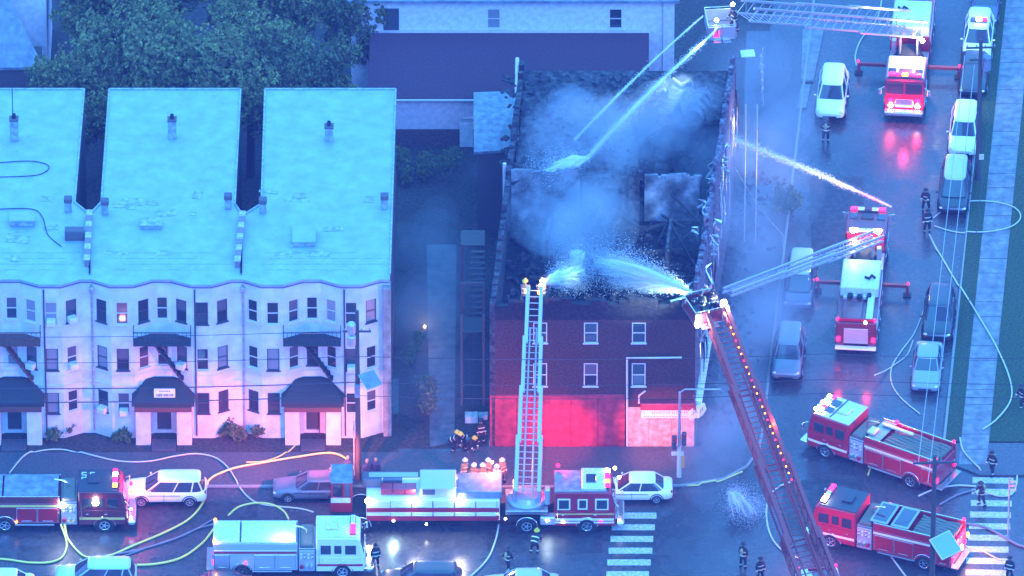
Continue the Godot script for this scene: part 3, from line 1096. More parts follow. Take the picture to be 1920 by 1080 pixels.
func row_house(x0: float, x1: float, label: String, seed_: int, roof_outline: Array) -> Node3D:
	var r := RandomNumberGenerator.new()
	r.seed = seed_
	var o := thing("row_house", label, "row house", Vector3.ZERO, 0.0, "joined row houses")
	var z0 := 16.0
	var z1 := 16.58
	var k := (x1 - x0) / 284.0
	var us := [0, 4, 38, 82, 118, 152, 190, 230, 266, 284]
	var zs := [z0, z0, z1, z1, z0, z0, z1, z1, z0, z0]
	var win := [-1, 20, 59, 97, 134, 173, 207, 247, -1]
	var rows := [[1.88, 3.42], [5.08, 6.7], [8.48, 10.12]]
	var wall := Shape.new()
	var top := 11.3
	var cornice := Shape.new()
	var gutter := Shape.new()
	for i in 9:
		var a := Vector3(x0 + us[i] * k, 0, zs[i])
		var b := Vector3(x0 + us[i + 1] * k, 0, zs[i + 1])
		var ln := a.distance_to(b)
		var n := (b - a).normalized().cross(Vector3.UP)
		var holes := []
		if win[i] >= 0:
			for f in 3:
				if i == 4 and f == 0:
					holes.append([0.12, ln - 0.12, 0.25, 2.6])
					continue
				var w := 0.76 if i == 2 or i == 6 else 0.7
				holes.append([ln / 2 - w / 2, ln / 2 + w / 2, rows[f][0], rows[f][1]])
				var c := a.lerp(b, 0.5) + Vector3(0, (rows[f][0] + rows[f][1]) / 2, 0)
				window(o, c, n, w, rows[f][1] - rows[f][0], ["glass_dark", "glass_dark", "glass_curtain", "glass_blind", "glass_dark"][r.randi() % 5], "white_trim" if r.randf() < 0.5 else "dark_trim")
				if r.randf() < 0.1:
					var ac := Shape.new()
					ac.box(Vector3.ZERO, Vector3(0.55, 0.38, 0.5), 0.03)
					ac.box(Vector3(0, 0, 0.26), Vector3(0.46, 0.28, 0.02), 0.005)
					part("air_conditioner", ac, "siding_white", o, Transform3D(Basis(Vector3.UP.cross(n), Vector3.UP, n), c + n * 0.15 - Vector3(0, 0.55, 0)))
		wall_with_openings(wall, a, b, 0.0, top, 0.28, holes)
		cornice.tube([a + Vector3(0, top, 0) + n * 0.03, b + Vector3(0, top, 0) + n * 0.03], 0.1, 6)
		gutter.tube([a + Vector3(0, 3.98, 0) + n * 0.02, b + Vector3(0, 3.98, 0) + n * 0.02], 0.05, 5)
		gutter.tube([a + Vector3(0, 4.75, 0) + n * 0.02, b + Vector3(0, 4.75, 0) + n * 0.02], 0.035, 5)
	part("wall", wall, "stucco", o)
	part("cornice", cornice, "cornice_paint", o)
	part("belt_course", gutter, "stucco", o)
	# the block behind the front: side and rear walls under the roof
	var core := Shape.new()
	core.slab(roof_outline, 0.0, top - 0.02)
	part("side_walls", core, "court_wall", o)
	var roof := Shape.new()
	var ro := roof_outline.duplicate()
	for i in range(9, -1, -1):
		ro.append(Vector2(x0 + us[i] * k, zs[i] + 0.12))
	roof.slab(ro, top + 0.02, top + 0.2)
	var rf := part("roof", roof, "roof_coating", o)
	var edge := Shape.new()
	for i in roof_outline.size() - 1:
		var a: Vector2 = roof_outline[i]
		var b: Vector2 = roof_outline[i + 1]
		edge.box(Vector3((a.x + b.x) / 2, top + 0.22, (a.y + b.y) / 2), Vector3(a.distance_to(b), 0.16, 0.12), 0.02, Basis(Vector3.UP, -(b - a).angle()))
	part("roof_edge", edge, "roof_patch", rf)
	# seams of the roofing sheets near the front, and repairs
	for i in 4:
		var s := Shape.new()
		var z := 13.2 + i * 0.62
		s.box(Vector3((x0 + x1) / 2 + r.randf_range(-1, 1), top + 0.205, z), Vector3((x1 - x0) * r.randf_range(0.6, 0.85), 0.02, 0.06), 0.006)
		part("seam", s, "roof_patch", rf)
	for i in 9:
		var s := Shape.new()
		s.box(Vector3(r.randf_range(x0 + 0.8, x1 - 0.8), top + 0.204 + 0.003 * i, r.randf_range(6.0, 14.0)), Vector3(r.randf_range(0.3, 1.6), 0.012, r.randf_range(0.2, 0.9)), 0.004, Basis(Vector3.UP, r.randf_range(-0.2, 0.2)))
		part("patch", s, "roof_patch", rf)
	# entrance: two stout piers, a dark hipped awning roof on them
	var cx := x0 + 135 * k
	var zp := 17.35
	for s in [-1.0, 1.0]:
		panel(o, "entrance_pier", "stucco", Vector3(cx + s * 1.26, 1.4, (z0 + zp) / 2), Vector3(0.92, 2.8, zp - z0), 0.03)
	panel(o, "door", "dark_trim", Vector3(cx, 1.4, z0 - 0.15), Vector3(1.0, 2.3, 0.08), 0.02)
	panel(o, "step", "concrete", Vector3(cx, 0.1, zp + 0.1), Vector3(1.5, 0.2, 1.2), 0.02)
	panel(o, "awning_beam", "iron_rust", Vector3(cx, 2.98, zp - 0.3), Vector3(3.5, 0.34, 1.5), 0.02)
	var aw := Shape.new()
	var e0 := 1.92
	var e1 := 1.05
	var lo := 3.16
	var hi := 4.25
	var fl := [Vector3(cx - e0, lo, z0), Vector3(cx - e0, lo, zp + 0.35), Vector3(cx + e0, lo, zp + 0.35), Vector3(cx + e0, lo, z0)]
	var md := [Vector3(cx - e0, lo + 0.22, z0), Vector3(cx - e0, lo + 0.22, zp + 0.35), Vector3(cx + e0, lo + 0.22, zp + 0.35), Vector3(cx + e0, lo + 0.22, z0)]
	var up := [Vector3(cx - e1, hi, z0), Vector3(cx - e1, hi, z0 + 0.35), Vector3(cx + e1, hi, z0 + 0.35), Vector3(cx + e1, hi, z0)]
	aw.loft([fl, md, up], false)
	part("awning_roof", aw, "awning_shingle", o)
	# fire escape: balcony, rail, stair down to the awning
	var fe := Shape.new()
	var fy := 7.45
	var fx0 := cx - 1.75
	var fx1 := cx + 1.75
	fe.box(Vector3(cx, fy, z0 + 0.75), Vector3(3.5, 0.07, 1.3), 0.01)
	for i in 15:
		fe.box(Vector3(fx0 + 0.25 * i, fy + 0.5, z0 + 1.4), Vector3(0.03, 0.95, 0.03))
	for y in [0.5, 0.98]:
		fe.box(Vector3(cx, fy + y, z0 + 1.4), Vector3(3.54, 0.05, 0.05))
		for x in [fx0, fx1]:
			fe.box(Vector3(x, fy + y, z0 + 0.75), Vector3(0.05, 0.05, 1.3))
	for s in [-1.0, 1.0]:
		fe.tube([Vector3(cx + s * 1.7, fy - 0.05, z0 + 1.38), Vector3(cx + s * 1.7, fy - 0.8, z0 + 0.1)], 0.03, 5)
	var fm := "iron_rust" if seed_ == 1 else "iron"
	var esc := part("fire_escape", fe, fm, o)
	var st := Shape.new()
	for dz in [0.25, 0.85]:
		st.tube([Vector3(cx - 0.65, fy, z0 + dz), Vector3(cx + 1.2, hi + 0.15, z0 + dz)], 0.05, 5)
	part("stair_stringers", st, fm, esc)
	var tread := box_mesh(Vector3(0.24, 0.03, 0.6))
	for i in 10:
		part("tread", tread, fm, esc, Transform3D(Basis(), Vector3(lerpf(cx - 0.6, cx + 1.15, i / 9.0), lerpf(fy - 0.12, hi + 0.3, i / 9.0), z0 + 0.55)))
	# rain pipes
	for u in [3, 197]:
		var p := Shape.new()
		p.tube([Vector3(x0 + u * k, 11.1, (z0 if u < 9 else z1) + 0.08), Vector3(x0 + u * k, 0.3, (z0 if u < 9 else z1) + 0.08)], 0.055, 6)
		if u == 3:
			p.box(Vector3(x0 + u * k, 10.75, z0 + 0.12), Vector3(0.3, 0.35, 0.24), 0.03)
		part("rain_pipe", p, "dark_trim" if u > 9 else "flashing", o)
	return o


func roof_chimney(o: Node3D, c: Vector3, w := 0.5, h := 1.0, pots := true) -> void:
	var b := Shape.new()
	b.box(c + Vector3(0, h / 2, 0), Vector3(w, h, w), 0.02)
	var ch := part("chimney", b, "roof_patch", o)
	panel(ch, "cap", "tar_edge", c + Vector3(0, h + 0.06, 0), Vector3(w + 0.08, 0.12, w + 0.08), 0.02)
	if pots:
		var t := Shape.new()
		t.lathe(c + Vector3(0, h + 0.1, 0), Vector3.UP, [[0.14, 0.0], [0.12, 0.3], [0.09, 0.3], [0.09, 0.0]], 10)
		part("flue", t, "under", ch)


func roof_vent(o: Node3D, c: Vector3) -> void:
	panel(o, "vent_box", "roof_patch", c + Vector3(0, 0.35, 0), Vector3(0.42, 0.7, 0.42), 0.03)
	panel(o, "vent_hood", "tar_edge", c + Vector3(0, 0.86, 0), Vector3(0.5, 0.34, 0.5), 0.05)


func roof_hatch(o: Node3D, c: Vector3, sz: Vector3, m := "roof_coating") -> void:
	panel(o, "hatch_curb", "roof_patch", c + Vector3(0, sz.y / 2, 0), sz, 0.04)
	panel(o, "hatch_lid", m, c + Vector3(0, sz.y + 0.05, 0), Vector3(sz.x + 0.12, 0.1, sz.z + 0.12), 0.03)


func crown(o: Node3D, blobs: Array, count: int, leaf: float, m: String, seed_: int) -> void:
	var r := RandomNumberGenerator.new()
	r.seed = seed_
	var s := Shape.new()
	for k in 5:
		var d := Basis(Vector3(r.randf() - 0.5, r.randf() - 0.5, r.randf() - 0.5).normalized(), r.randf() * TAU)
		var c := Vector3(r.randf() - 0.5, r.randf() - 0.5, r.randf() - 0.5) * 0.8
		s.quad(c + d * Vector3(-0.5, 0, 0), c + d * Vector3(0, 0.1, -0.3), c + d * Vector3(0.5, 0, 0), c + d * Vector3(0, 0.1, 0.3))
	var mm := MultiMesh.new()
	mm.transform_format = MultiMesh.TRANSFORM_3D
	mm.use_colors = true
	mm.mesh = s.done()
	mm.instance_count = count
	for i in count:
		var b: Array = blobs[r.randi() % blobs.size()]
		var d := Vector3(r.randfn(), r.randfn(), r.randfn()).normalized()
		var p: Vector3 = b[0] + d * b[1] * pow(r.randf(), 0.25) * (0.75 + 0.35 * sin(d.x * 5.0 + d.y * 7.0 + b[0].x))
		mm.set_instance_transform(i, Transform3D(Basis(d.cross(Vector3(0.3, 0.8, 0.5)).normalized(), r.randf() * TAU) * Basis.from_scale(Vector3.ONE * leaf * r.randf_range(0.6, 1.3)), p))
		var g := r.randf_range(0.6, 1.35)
		mm.set_instance_color(i, Color(g * r.randf_range(0.85, 1.2), g, g * 0.9))
	var x := MultiMeshInstance3D.new()
	x.multimesh = mm
	x.material_override = M[m]
	x.name = "crown"
	x.set_meta("kind", "stuff")
	o.add_child(x)


func tree(label: String, at: Vector3, h: float, spread: float, seed_: int, m := "leaf_green", leaves := 2600) -> Node3D:
	var r := RandomNumberGenerator.new()
	r.seed = seed_
	var o := thing("broadleaf_tree", label, "tree", at, 0.0, "trees behind the row houses")
	var t := Shape.new()
	var blobs := []
	var top := Vector3(r.randf_range(-0.4, 0.4), h * 0.55, r.randf_range(-0.4, 0.4))
	t.tube([Vector3.ZERO, Vector3(0.05, h * 0.25, 0), top], [0.32, 0.25, 0.16], 9)
	for k in 9:
		var a := TAU * k / 9 + r.randf() * 0.5
		var e := Vector3(cos(a) * spread * r.randf_range(0.45, 0.8), h * r.randf_range(0.55, 0.95), sin(a) * spread * r.randf_range(0.45, 0.8))
		var s := Vector3(0, h * r.randf_range(0.25, 0.5), 0)
		t.tube([s, s.lerp(e, 0.5) + Vector3(0, 0.3, 0), e], [0.13, 0.08, 0.03], 6)
		blobs.append([e, spread * r.randf_range(0.28, 0.45)])
		blobs.append([e * Vector3(0.5, 0.8, 0.5), spread * r.randf_range(0.25, 0.4)])
	blobs.append([top + Vector3(0, h * 0.3, 0), spread * 0.5])
	part("trunk", t, "bark", o)
	crown(o, blobs, leaves * 2, 0.24, m, seed_ + 50)
	return o


func shrub(label: String, at: Vector3, size: Vector3, seed_: int, group := "", m := "leaf_dark", leaves := 500) -> void:
	var r := RandomNumberGenerator.new()
	r.seed = seed_
	var o := thing("shrub", label, "shrub", at, 0.0, group)
	var t := Shape.new()
	var blobs := []
	for k in 6:
		var e := Vector3(r.randf_range(-0.5, 0.5), r.randf_range(0.35, 0.75), r.randf_range(-0.5, 0.5)) * size
		t.tube([Vector3(e.x * 0.2, 0, e.z * 0.2), e], [0.04, 0.012], 5)
		blobs.append([e, minf(size.y, minf(size.x, size.z)) * 0.42])
	part("stem", t, "bark", o)
	crown(o, blobs, leaves, 0.2, m, seed_ + 9)


func utility_pole(label: String, at: Vector3, h: float, arms: Array) -> Node3D:
	var o := thing("utility_pole", label, "utility pole", at, 0.0, "utility poles")
	var p := Shape.new()
	p.tube([Vector3.ZERO, Vector3(0, h * 0.5, 0), Vector3(0, h, 0)], [0.19, 0.16, 0.12], 10)
	part("pole", p, "pole_wood", o)
	for a in arms:
		var c := Shape.new()
		c.box(Vector3(0, a[0], 0.16), Vector3(a[1], 0.12, 0.1), 0.01, Basis(Vector3.UP, a[2]))
		var cr := part("crossarm", c, "pole_wood", o)
		for k in 4:
			var i := Shape.new()
			var q := Basis(Vector3.UP, a[2]) * Vector3(a[1] * (k - 1.5) * 0.3, 0, 0) + Vector3(0, a[0] + 0.06, 0.16)
			i.lathe(q, Vector3.UP, [[0.03, 0.0], [0.06, 0.05], [0.035, 0.09], [0.05, 0.13], [0.0, 0.16]], 8)
			part("insulator", i, "glass_blind", cr)
	return o


func wire(label: String, pts: Array, r := 0.022, m := "wire") -> void:
	var s := Shape.new()
	var p := []
	for i in pts.size() - 1:
		for k in 9:
			var t := k / 8.0
			if i > 0 and k == 0:
				continue
			var q: Vector3 = pts[i].lerp(pts[i + 1], t)
			q.y -= 4.0 * t * (1 - t) * pts[i].distance_to(pts[i + 1]) * 0.012
			p.append(q)
	s.tube(p, r, 5)
	tag(part("overhead_wire", s, m), label, "wire", "overhead wires")


func smooth_path(pts: Array, per := 6) -> Array:
	var out := []
	for i in pts.size() - 1:
		var a: Vector3 = pts[maxi(i - 1, 0)]
		var b: Vector3 = pts[mini(i + 2, pts.size() - 1)]
		for k in per:
			out.append(pts[i].cubic_interpolate(pts[i + 1], a, b, float(k) / per))
	out.append(pts[pts.size() - 1])
	return out


func hose(label: String, pts: Array, m := "hose_yellow", r := 0.065) -> void:
	var s := Shape.new()
	var p := smooth_path(pts)
	for i in p.size():
		var q: Vector3 = p[i]
		var on_kerb := q.x > 26.5 + 0.0875 * (17.0 - q.z) and q.z < 20.0 or q.z > 18.2 and q.z < 21.6 and q.x < 12.5
		p[i].y = maxf(q.y, 0.15 if on_kerb else 0.0) + r + 0.01
	s.tube(p, r, 6)
	tag(part("fire_hose", s, m), label, "fire hose", "hoses laid on the street")


# ---------------------------------------------------------------- water and smoke
func smoke(label: String, puffs: Array, density: float, c := Color(1, 1, 1)) -> void:
	var o := thing("smoke", label, "smoke")
	o.set_meta("kind", "stuff")
	var mats := [fog_mat(density * 0.7, c), fog_mat(density, c), fog_mat(density * 1.3, c)]
	for i in puffs.size():
		var p: Array = puffs[i]
		for k in 2:
			var f := FogVolume.new()
			f.name = "puff"
			f.shape = RenderingServer.FOG_VOLUME_SHAPE_ELLIPSOID
			f.size = p[1] * [2.4, 1.4][k]
			f.position = p[0]
			f.rotation = Vector3(0.3 * sin(p[0].x * 9.0), 0.6 * sin(p[0].z * 7.0), 0.3 * sin(p[0].y * 5.0))
			f.material = mats[i % 3]
			o.add_child(f, true)


func billows(c: Vector3, spread: Vector3, n: int, size: float, seed_: int) -> Array:
	var r := RandomNumberGenerator.new()
	r.seed = seed_
	var out := []
	for i in n:
		var d := Vector3(clampf(r.randfn(0, 0.5), -0.9, 0.9), clampf(r.randfn(0, 0.5), -0.9, 0.9), clampf(r.randfn(0, 0.5), -0.9, 0.9)) * spread
		var s := size * 1.6 * r.randf_range(0.45, 1.0)
		out.append([c + d, Vector3(s * r.randf_range(0.5, 1.0), s * r.randf_range(0.4, 0.8), s * r.randf_range(0.8, 2.2)), r.randf_range(0.5, 1.4)])
	return out


# a stream from a nozzle: a core that frays, and drops that leave it
func water_jet(label: String, a: Vector3, b: Vector3, rise: float, r0: float, r1: float, drops: int, seed_: int, fan := 0.0, strands := 70) -> void:
	var r := RandomNumberGenerator.new()
	r.seed = seed_
	var o := thing("water_jet", label, "water jet", Vector3.ZERO, 0.0, "water jets aimed at the burnt building")
	var pts := []
	var rad := []
	for i in 25:
		var t := i / 24.0
		pts.append(a.lerp(b, t) + Vector3(0, 4.0 * rise * t * (1 - t), 0))
		rad.append(lerpf(r0, r1, t) * r.randf_range(0.8, 1.2))
	if r0 > 0.0:
		var s := Shape.new()
		s.tube(pts, rad, 7)
		part("stream", s, "stream_water", o)
	if fan > 0.0 and strands > 0:
		var w := Shape.new()
		var dir := (b - a).normalized()
		var sd := dir.cross(Vector3.UP).normalized()
		var up := sd.cross(dir)
		for i in strands:
			var g := dir * a.distance_to(b) * r.randf_range(0.55, 1.05) + (sd * r.randfn() + up * r.randfn()) * fan * 0.28
			var q := []
			var qr := []
			for k in 8:
				var t := k / 7.0
				q.append(a + g * t + Vector3(0, 3.0 * rise * t * (1 - t), 0) + Vector3(r.randfn(), r.randfn(), r.randfn()) * 0.05 * t)
				qr.append((0.03 + 0.12 * sin(PI * minf(t * 1.1, 1.0))) * r.randf_range(0.6, 1.3))
			w.tube(q, qr, 5)
		var ws := part("white_strands", w, "white_water", o)
		ws.set_meta("kind", "stuff")
	var m := MultiMesh.new()
	m.transform_format = MultiMesh.TRANSFORM_3D
	var ds := Shape.new()
	ds.ball(Vector3.ZERO, Vector3(1, 0.7, 0.7), 4)
	m.mesh = ds.done()
	m.instance_count = drops
	var d := (b - a).normalized()
	for i in drops:
		var t := pow(r.randf(), 0.6)
		var p := a.lerp(b, t) + Vector3(0, 4.0 * rise * t * (1 - t), 0)
		var off := Vector3(r.randfn(), r.randfn(), r.randfn()) * (lerpf(r0, r1, t) * 1.15 + fan * t * 0.5)
		m.set_instance_transform(i, Transform3D(Basis(d.cross(Vector3.UP).normalized(), 0.0) * Basis.from_scale(Vector3.ONE * r.randf_range(0.01, 0.035)), p + off))
	var x := MultiMeshInstance3D.new()
	x.multimesh = m
	x.material_override = M.droplet
	x.name = "drops"
	x.set_meta("kind", "stuff")
	o.add_child(x)


func spray_cone(label: String, from: Vector3, to: Vector3, width: float, density: float) -> void:
	var o := thing("water_spray", label, "water spray")
	o.set_meta("kind", "stuff")
	var d := (to - from).normalized()
	var side := d.cross(Vector3.UP).normalized()
	var ln := from.distance_to(to)
	for k in 4:
		var f := FogVolume.new()
		f.name = "spray"
		f.shape = RenderingServer.FOG_VOLUME_SHAPE_CONE
		var l: float = ln * [1.0, 0.86, 0.7, 0.5][k]
		var w: float = width * [0.62, 0.75, 0.9, 0.8][k]
		f.size = Vector3(w, l, w)
		var dd: Vector3 = (d + side * [0.0, 0.05, -0.06, 0.02][k] + Vector3(0, [0.02, -0.03, 0.03, 0.0][k], 0)).normalized()
		f.transform = Transform3D(Basis(dd.cross(side).normalized().cross(-dd) * -1.0, -dd, dd.cross(side).normalized()), from + dd * l / 2)
		f.transform.basis = f.transform.basis.orthonormalized()
		f.material = fog_mat(density, Color(0.97, 0.99, 1.0))
		o.add_child(f, true)


# ---------------------------------------------------------------- the corner building that burnt
func burnt_building() -> void:
	var o := thing("corner_building", "three storey red brick corner building, burnt out and roofless, with shop on its corner", "building")
	var fl := Vector3(-1.37, 0, 17.5)
	var fr := Vector3(11.19, 0, 17.5)
	var br := Vector3(14.04, 0, -10)
	var bl := Vector3(0.5, 0, -10)
	var r := RandomNumberGenerator.new()
	r.seed = 77
	var cols := [Vector3(1.72, 8.67, 17.5).x, Vector3(4.81, 8.67, 17.5).x, Vector3(7.74, 8.67, 17.5).x]
	var holes := []
	for c in cols:
		holes.append([c - fl.x - 0.42, c - fl.x + 0.42, 7.75, 9.25])
		holes.append([c - fl.x - 0.42, c - fl.x + 0.42, 4.55, 6.25])
		window(o, Vector3(c, 8.5, 17.5), Vector3.BACK, 0.84, 1.5, "glass_dark", "white_trim", 0.03)
		window(o, Vector3(c, 5.4, 17.5), Vector3.BACK, 0.84, 1.7, "glass_curtain" if c == cols[1] else "glass_dark", "white_trim", 0.03)
	var w := Shape.new()
	wall_with_openings(w, fl, fr, 3.95, 9.45, 0.34, holes)
	part("front_wall", w, "brick_red", o)
	w = Shape.new()
	wall_with_openings(w, fl, fr, 9.45, 10.3, 0.335, [])
	part("scorched_wall_top", w, "brick_charred", o)
	w = Shape.new()
	wall_with_openings(w, fr, br, 0.0, 9.9, 0.34, [[3, 3.9, 4.4, 6.2], [6, 6.9, 4.4, 6.2], [9, 9.9, 4.4, 6.2], [3, 3.9, 7.6, 9.2], [7, 8, 7.4, 9.4], [12, 13, 7.4, 9.4]])
	part("street_side_wall", w, "side_plaster", o)
	w = Shape.new()
	wall_with_openings(w, br, bl, 0.0, 9.6, 0.34, [])
	wall_with_openings(w, bl, fl, 0.0, 10.1, 0.34, [])
	part("brick_wall", w, "char_wall", o)
	# ragged tops of the walls
	for e in [[fl, fr, 10.3, "brick_charred", 0.75], [fr, br, 9.9, "side_plaster", 1.1], [bl, fl, 10.1, "char_wall", 0.8]]:
		var d: Vector3 = (e[1] - e[0]).normalized()
		var n := d.cross(Vector3.UP)
		var ln: float = e[0].distance_to(e[1])
		var x := 0.0
		var s := Shape.new()
		while x < ln - 0.2:
			var b := r.randf_range(0.25, 0.8)
			b = minf(b, ln - x)
			var h: float = r.randf_range(0.1, e[4])
			s.box(e[0] + d * (x + b / 2) - n * 0.17 + Vector3(0, e[2] + h / 2, 0), Vector3(b, h, 0.335), 0.02, Basis(d, Vector3.UP, n))
			x += b
		part("broken_parapet", s, e[3], o)
	# floors and partitions seen through the missing roof
	var f := Shape.new()
	f.slab([Vector2(-1.0, 17.2), Vector2(10.9, 17.2), Vector2(13.7, -9.7), Vector2(0.8, -9.7)], 6.7, 7.0)
	part("upper_floor", f, "char", o)
	for q in [[0.0, 4.6, "plaster_burnt", 10.4], [4.75, 5.5, "char_wall", 9.9], [7.6, 8.3, "char_wall", 10.3], [8.6, 12.0, "plaster_burnt", 10.1]]:
		var p := Shape.new()
		wall_with_openings(p, Vector3(q[0] - 0.4, 0, 3.0), Vector3(q[1] - 0.4, 0, 3.0), 7.0, q[3], 0.2, [])
		var x: float = q[0] - 0.4
		while x < q[1] - 0.5:
			var b := r.randf_range(0.2, 0.5)
			p.box(Vector3(x + b / 2, q[3] + 0.1, 2.9), Vector3(b, r.randf_range(0.1, 0.7), 0.19), 0.02)
			x += b
		part("partition_wall", p, q[2], o)
	var arch := Shape.new()
	wall_with_openings(arch, Vector3(5.1, 0, 2.6), Vector3(7.2, 0, 2.6), 7.0, 10.0, 0.2, [[0.3, 1.7, 7.0, 9.2]])
	part("partition_wall", arch, "char_wall", o)
	for q in [[2.2, 5.5, 2.6], [6.3, 9.0, 2.9], [9.6, 6.0, 2.2]]:
		var p := Shape.new()
		wall_with_openings(p, Vector3(q[0], 0, q[1] + 3.5), Vector3(q[0] + 0.3, 0, q[1]), 7.0, 7.0 + q[2], 0.18, [])
		part("partition_wall", p, "char_wall", o)
	# what is left of the rear roof
	var rf := Shape.new()
	rf.slab([Vector2(0.85, -9.6), Vector2(13.6, -9.6), Vector2(13.0, -4.0), Vector2(9.6, -3.4), Vector2(7.6, -1.2), Vector2(7.9, 1.4), Vector2(5.2, 2.7), Vector2(3.2, 2.2), Vector2(0.2, 3.0)], 9.7, 9.95)
	part("rear_roof", rf, "char_wall", o)
	# crumpled roofing and metal along the street side
	for i in 4:
		var s := Shape.new()
		var rings := []
		var z := -7.0 + i * 0.9
		for k in 12:
			var t := k / 11.0
			var row := []
			for j in 2:
				row.append(Vector3(9.0 + t * 3.4 + 0.2 * sin(k * 1.3 + i), 10.0 + 0.9 * sin(t * PI) + 0.35 * sin(k * 2.1 + i * 1.7), z + j * 0.85 + 0.25 * sin(k * 0.9 + i)))
			for j in 2:
				row.append(row[1 - j] - Vector3(0, 0.05, 0))
			rings.append(row)
		s.loft(rings, true)
		part("crumpled_roofing", s, "ash", o)
	for i in 34:
		var s := Shape.new()
		var t := r.randf_range(0.05, 0.98)
		var c := fr.lerp(br, t) + Vector3(r.randf_range(-0.9, 0.3), r.randf_range(8.2, 10.9), 0)
		var pts := []
		for k in 6:
			pts.append(c + Vector3(0.25 * sin(k * 1.9 + i), -k * r.randf_range(0.12, 0.4), 0.22 * k * sin(i * 1.0)))
		s.tube(pts, [0.02, r.randf_range(0.06, 0.16), 0.05, r.randf_range(0.05, 0.15), 0.06, 0.02], 4)
		part("torn_flashing", s, "foil" if i % 3 else "flashing", o)
	for i in 44:
		var s := Shape.new()
		var c := fr.lerp(br, r.randf_range(0.02, 0.97)) + Vector3(r.randf_range(0.08, 0.3), r.randf_range(4.0, 10.2), 0)
		var ln := r.randf_range(0.8, 3.4)
		s.tube([c, c + Vector3(0.06, -ln * 0.4, r.randf_range(-0.15, 0.15)), c + Vector3(0.03, -ln, r.randf_range(-0.2, 0.2))], [r.randf_range(0.02, 0.09), 0.05, 0.02], 4)
		part("hanging_strip", s, ["foil", "siding_pink", "flashing", "wood_burnt"][i % 4], o)
	for i in 46:
		var s := Shape.new()
		var ln := r.randf_range(1.2, 4.2)
		s.box(Vector3.ZERO, Vector3(ln, 0.2, 0.09), 0.01)
		var c := Vector3(r.randf_range(0.5, 11.0), r.randf_range(7.15, 8.6), r.randf_range(3.6, 16.4))
		part("burnt_joist", s, "wood_burnt", o, Transform3D(Basis.from_euler(Vector3(r.randf_range(-0.4, 0.4), r.randf() * TAU, r.randf_range(-0.35, 0.35))), c))
	var db := Shape.new()
	for i in 900:
		var c := Vector3(r.randf_range(-0.6, 12.6), r.randf_range(7.0, 7.35), r.randf_range(-9.0, 16.9))
		if c.z < 3.0 and c.x < 8.0:
			c.y = r.randf_range(9.95, 10.1)
		if c.x > 11.0 + (17.5 - c.z) * 0.1:
			continue
		db.box(c, Vector3(r.randf_range(0.1, 0.6), r.randf_range(0.05, 0.3), r.randf_range(0.1, 0.5)), 0.0, Basis.from_euler(Vector3(r.randf(), r.randf() * 6.0, r.randf())))
	tag(part("debris", db, "char_wall", o), "", "", "", "stuff")
	# ground floor: red boarded front, corner shop
	for i in 5:
		var x0 := lerpf(fl.x, Vector3(6.93, 1.55, 17.5).x, i / 5.0)
		var x1 := lerpf(fl.x, Vector3(6.93, 1.55, 17.5).x, (i + 1) / 5.0)
		panel(o, "front_board", "shop_red", Vector3((x0 + x1) / 2, 1.98, 17.36), Vector3(x1 - x0 - 0.02, 3.95, 0.3), 0.012)
	panel(o, "shop_fascia", "shop_red", Vector3(fl.x + 4.1, 3.86, 17.56), Vector3(8.2, 0.14, 0.12), 0.02)
	var sx0: float = Vector3(7, 1.55, 17.5).x
	for i in 3:
		var x0 := lerpf(sx0, fr.x, i / 3.0)
		var x1 := lerpf(sx0, fr.x, (i + 1) / 3.0)
		panel(o, "shop_wall", "shop_beige", Vector3((x0 + x1) / 2, 1.5, 17.36), Vector3(x1 - x0 - 0.015, 3.0, 0.32), 0.012)
	panel(o, "wall_band", "brick_red", Vector3((sx0 + fr.x) / 2, 3.47, 17.34), Vector3(fr.x - sx0, 0.95, 0.3))
	panel(o, "red_canopy", "shop_red", Vector3(Vector3(9.56, 3.53, 17.9).x, 3.3, 17.72), Vector3(3.4, 0.5, 0.5), 0.05)
	# sign board: two rows of lettering too small to read in the picture, kept as strokes
	var sg := panel(o, "shop_sign", "sign_board", Vector3(Vector3(9.7, 2.82, 17.9).x, 2.72, 17.75), Vector3(3.6, 0.66, 0.14), 0.02)
	var ink := Shape.new()
	var x := -1.6
	while x < 1.6:
		var lw := r.randf_range(0.07, 0.13)
		if r.randf() > 0.18:
			ink.box(Vector3(x, 0.08, 0.075), Vector3(0.03, r.randf_range(0.14, 0.22), 0.012))
			if r.randf() > 0.4:
				ink.box(Vector3(x + lw * 0.4, 0.08 + r.randf_range(-0.08, 0.08), 0.075), Vector3(lw * 0.7, 0.03, 0.012))
		x += lw + 0.05
	for k in 14:
		ink.box(Vector3(-1.55 + k * 0.19, -0.2, 0.075), Vector3(0.13, 0.045, 0.012))
	part("lettering", ink, "sign_ink", sg)
	var cs := Shape.new()
	cs.prism([Vector2(-0.55, -0.3), Vector2(0.3, -0.3), Vector2(0.62, 0.1), Vector2(0.5, 0.55), Vector2(-0.3, 0.55), Vector2(-0.6, 0.2)], -0.07, 0.07)
	var corner := part("corner_sign", cs, "sign_board", o, Transform3D(Basis(Vector3.UP, 0.5), Vector3(fr.x + 0.15, 2.75, 17.75)))
	var ink2 := Shape.new()
	for k in 5:
		ink2.box(Vector3(-0.3 + 0.16 * k, 0.12 + 0.1 * sin(k * 2.0), 0.08), Vector3(0.05, 0.24, 0.012), 0.0, Basis(Vector3.BACK, 0.5 * (k % 3 - 1)))
	part("lettering", ink2, "sign_ink", corner)
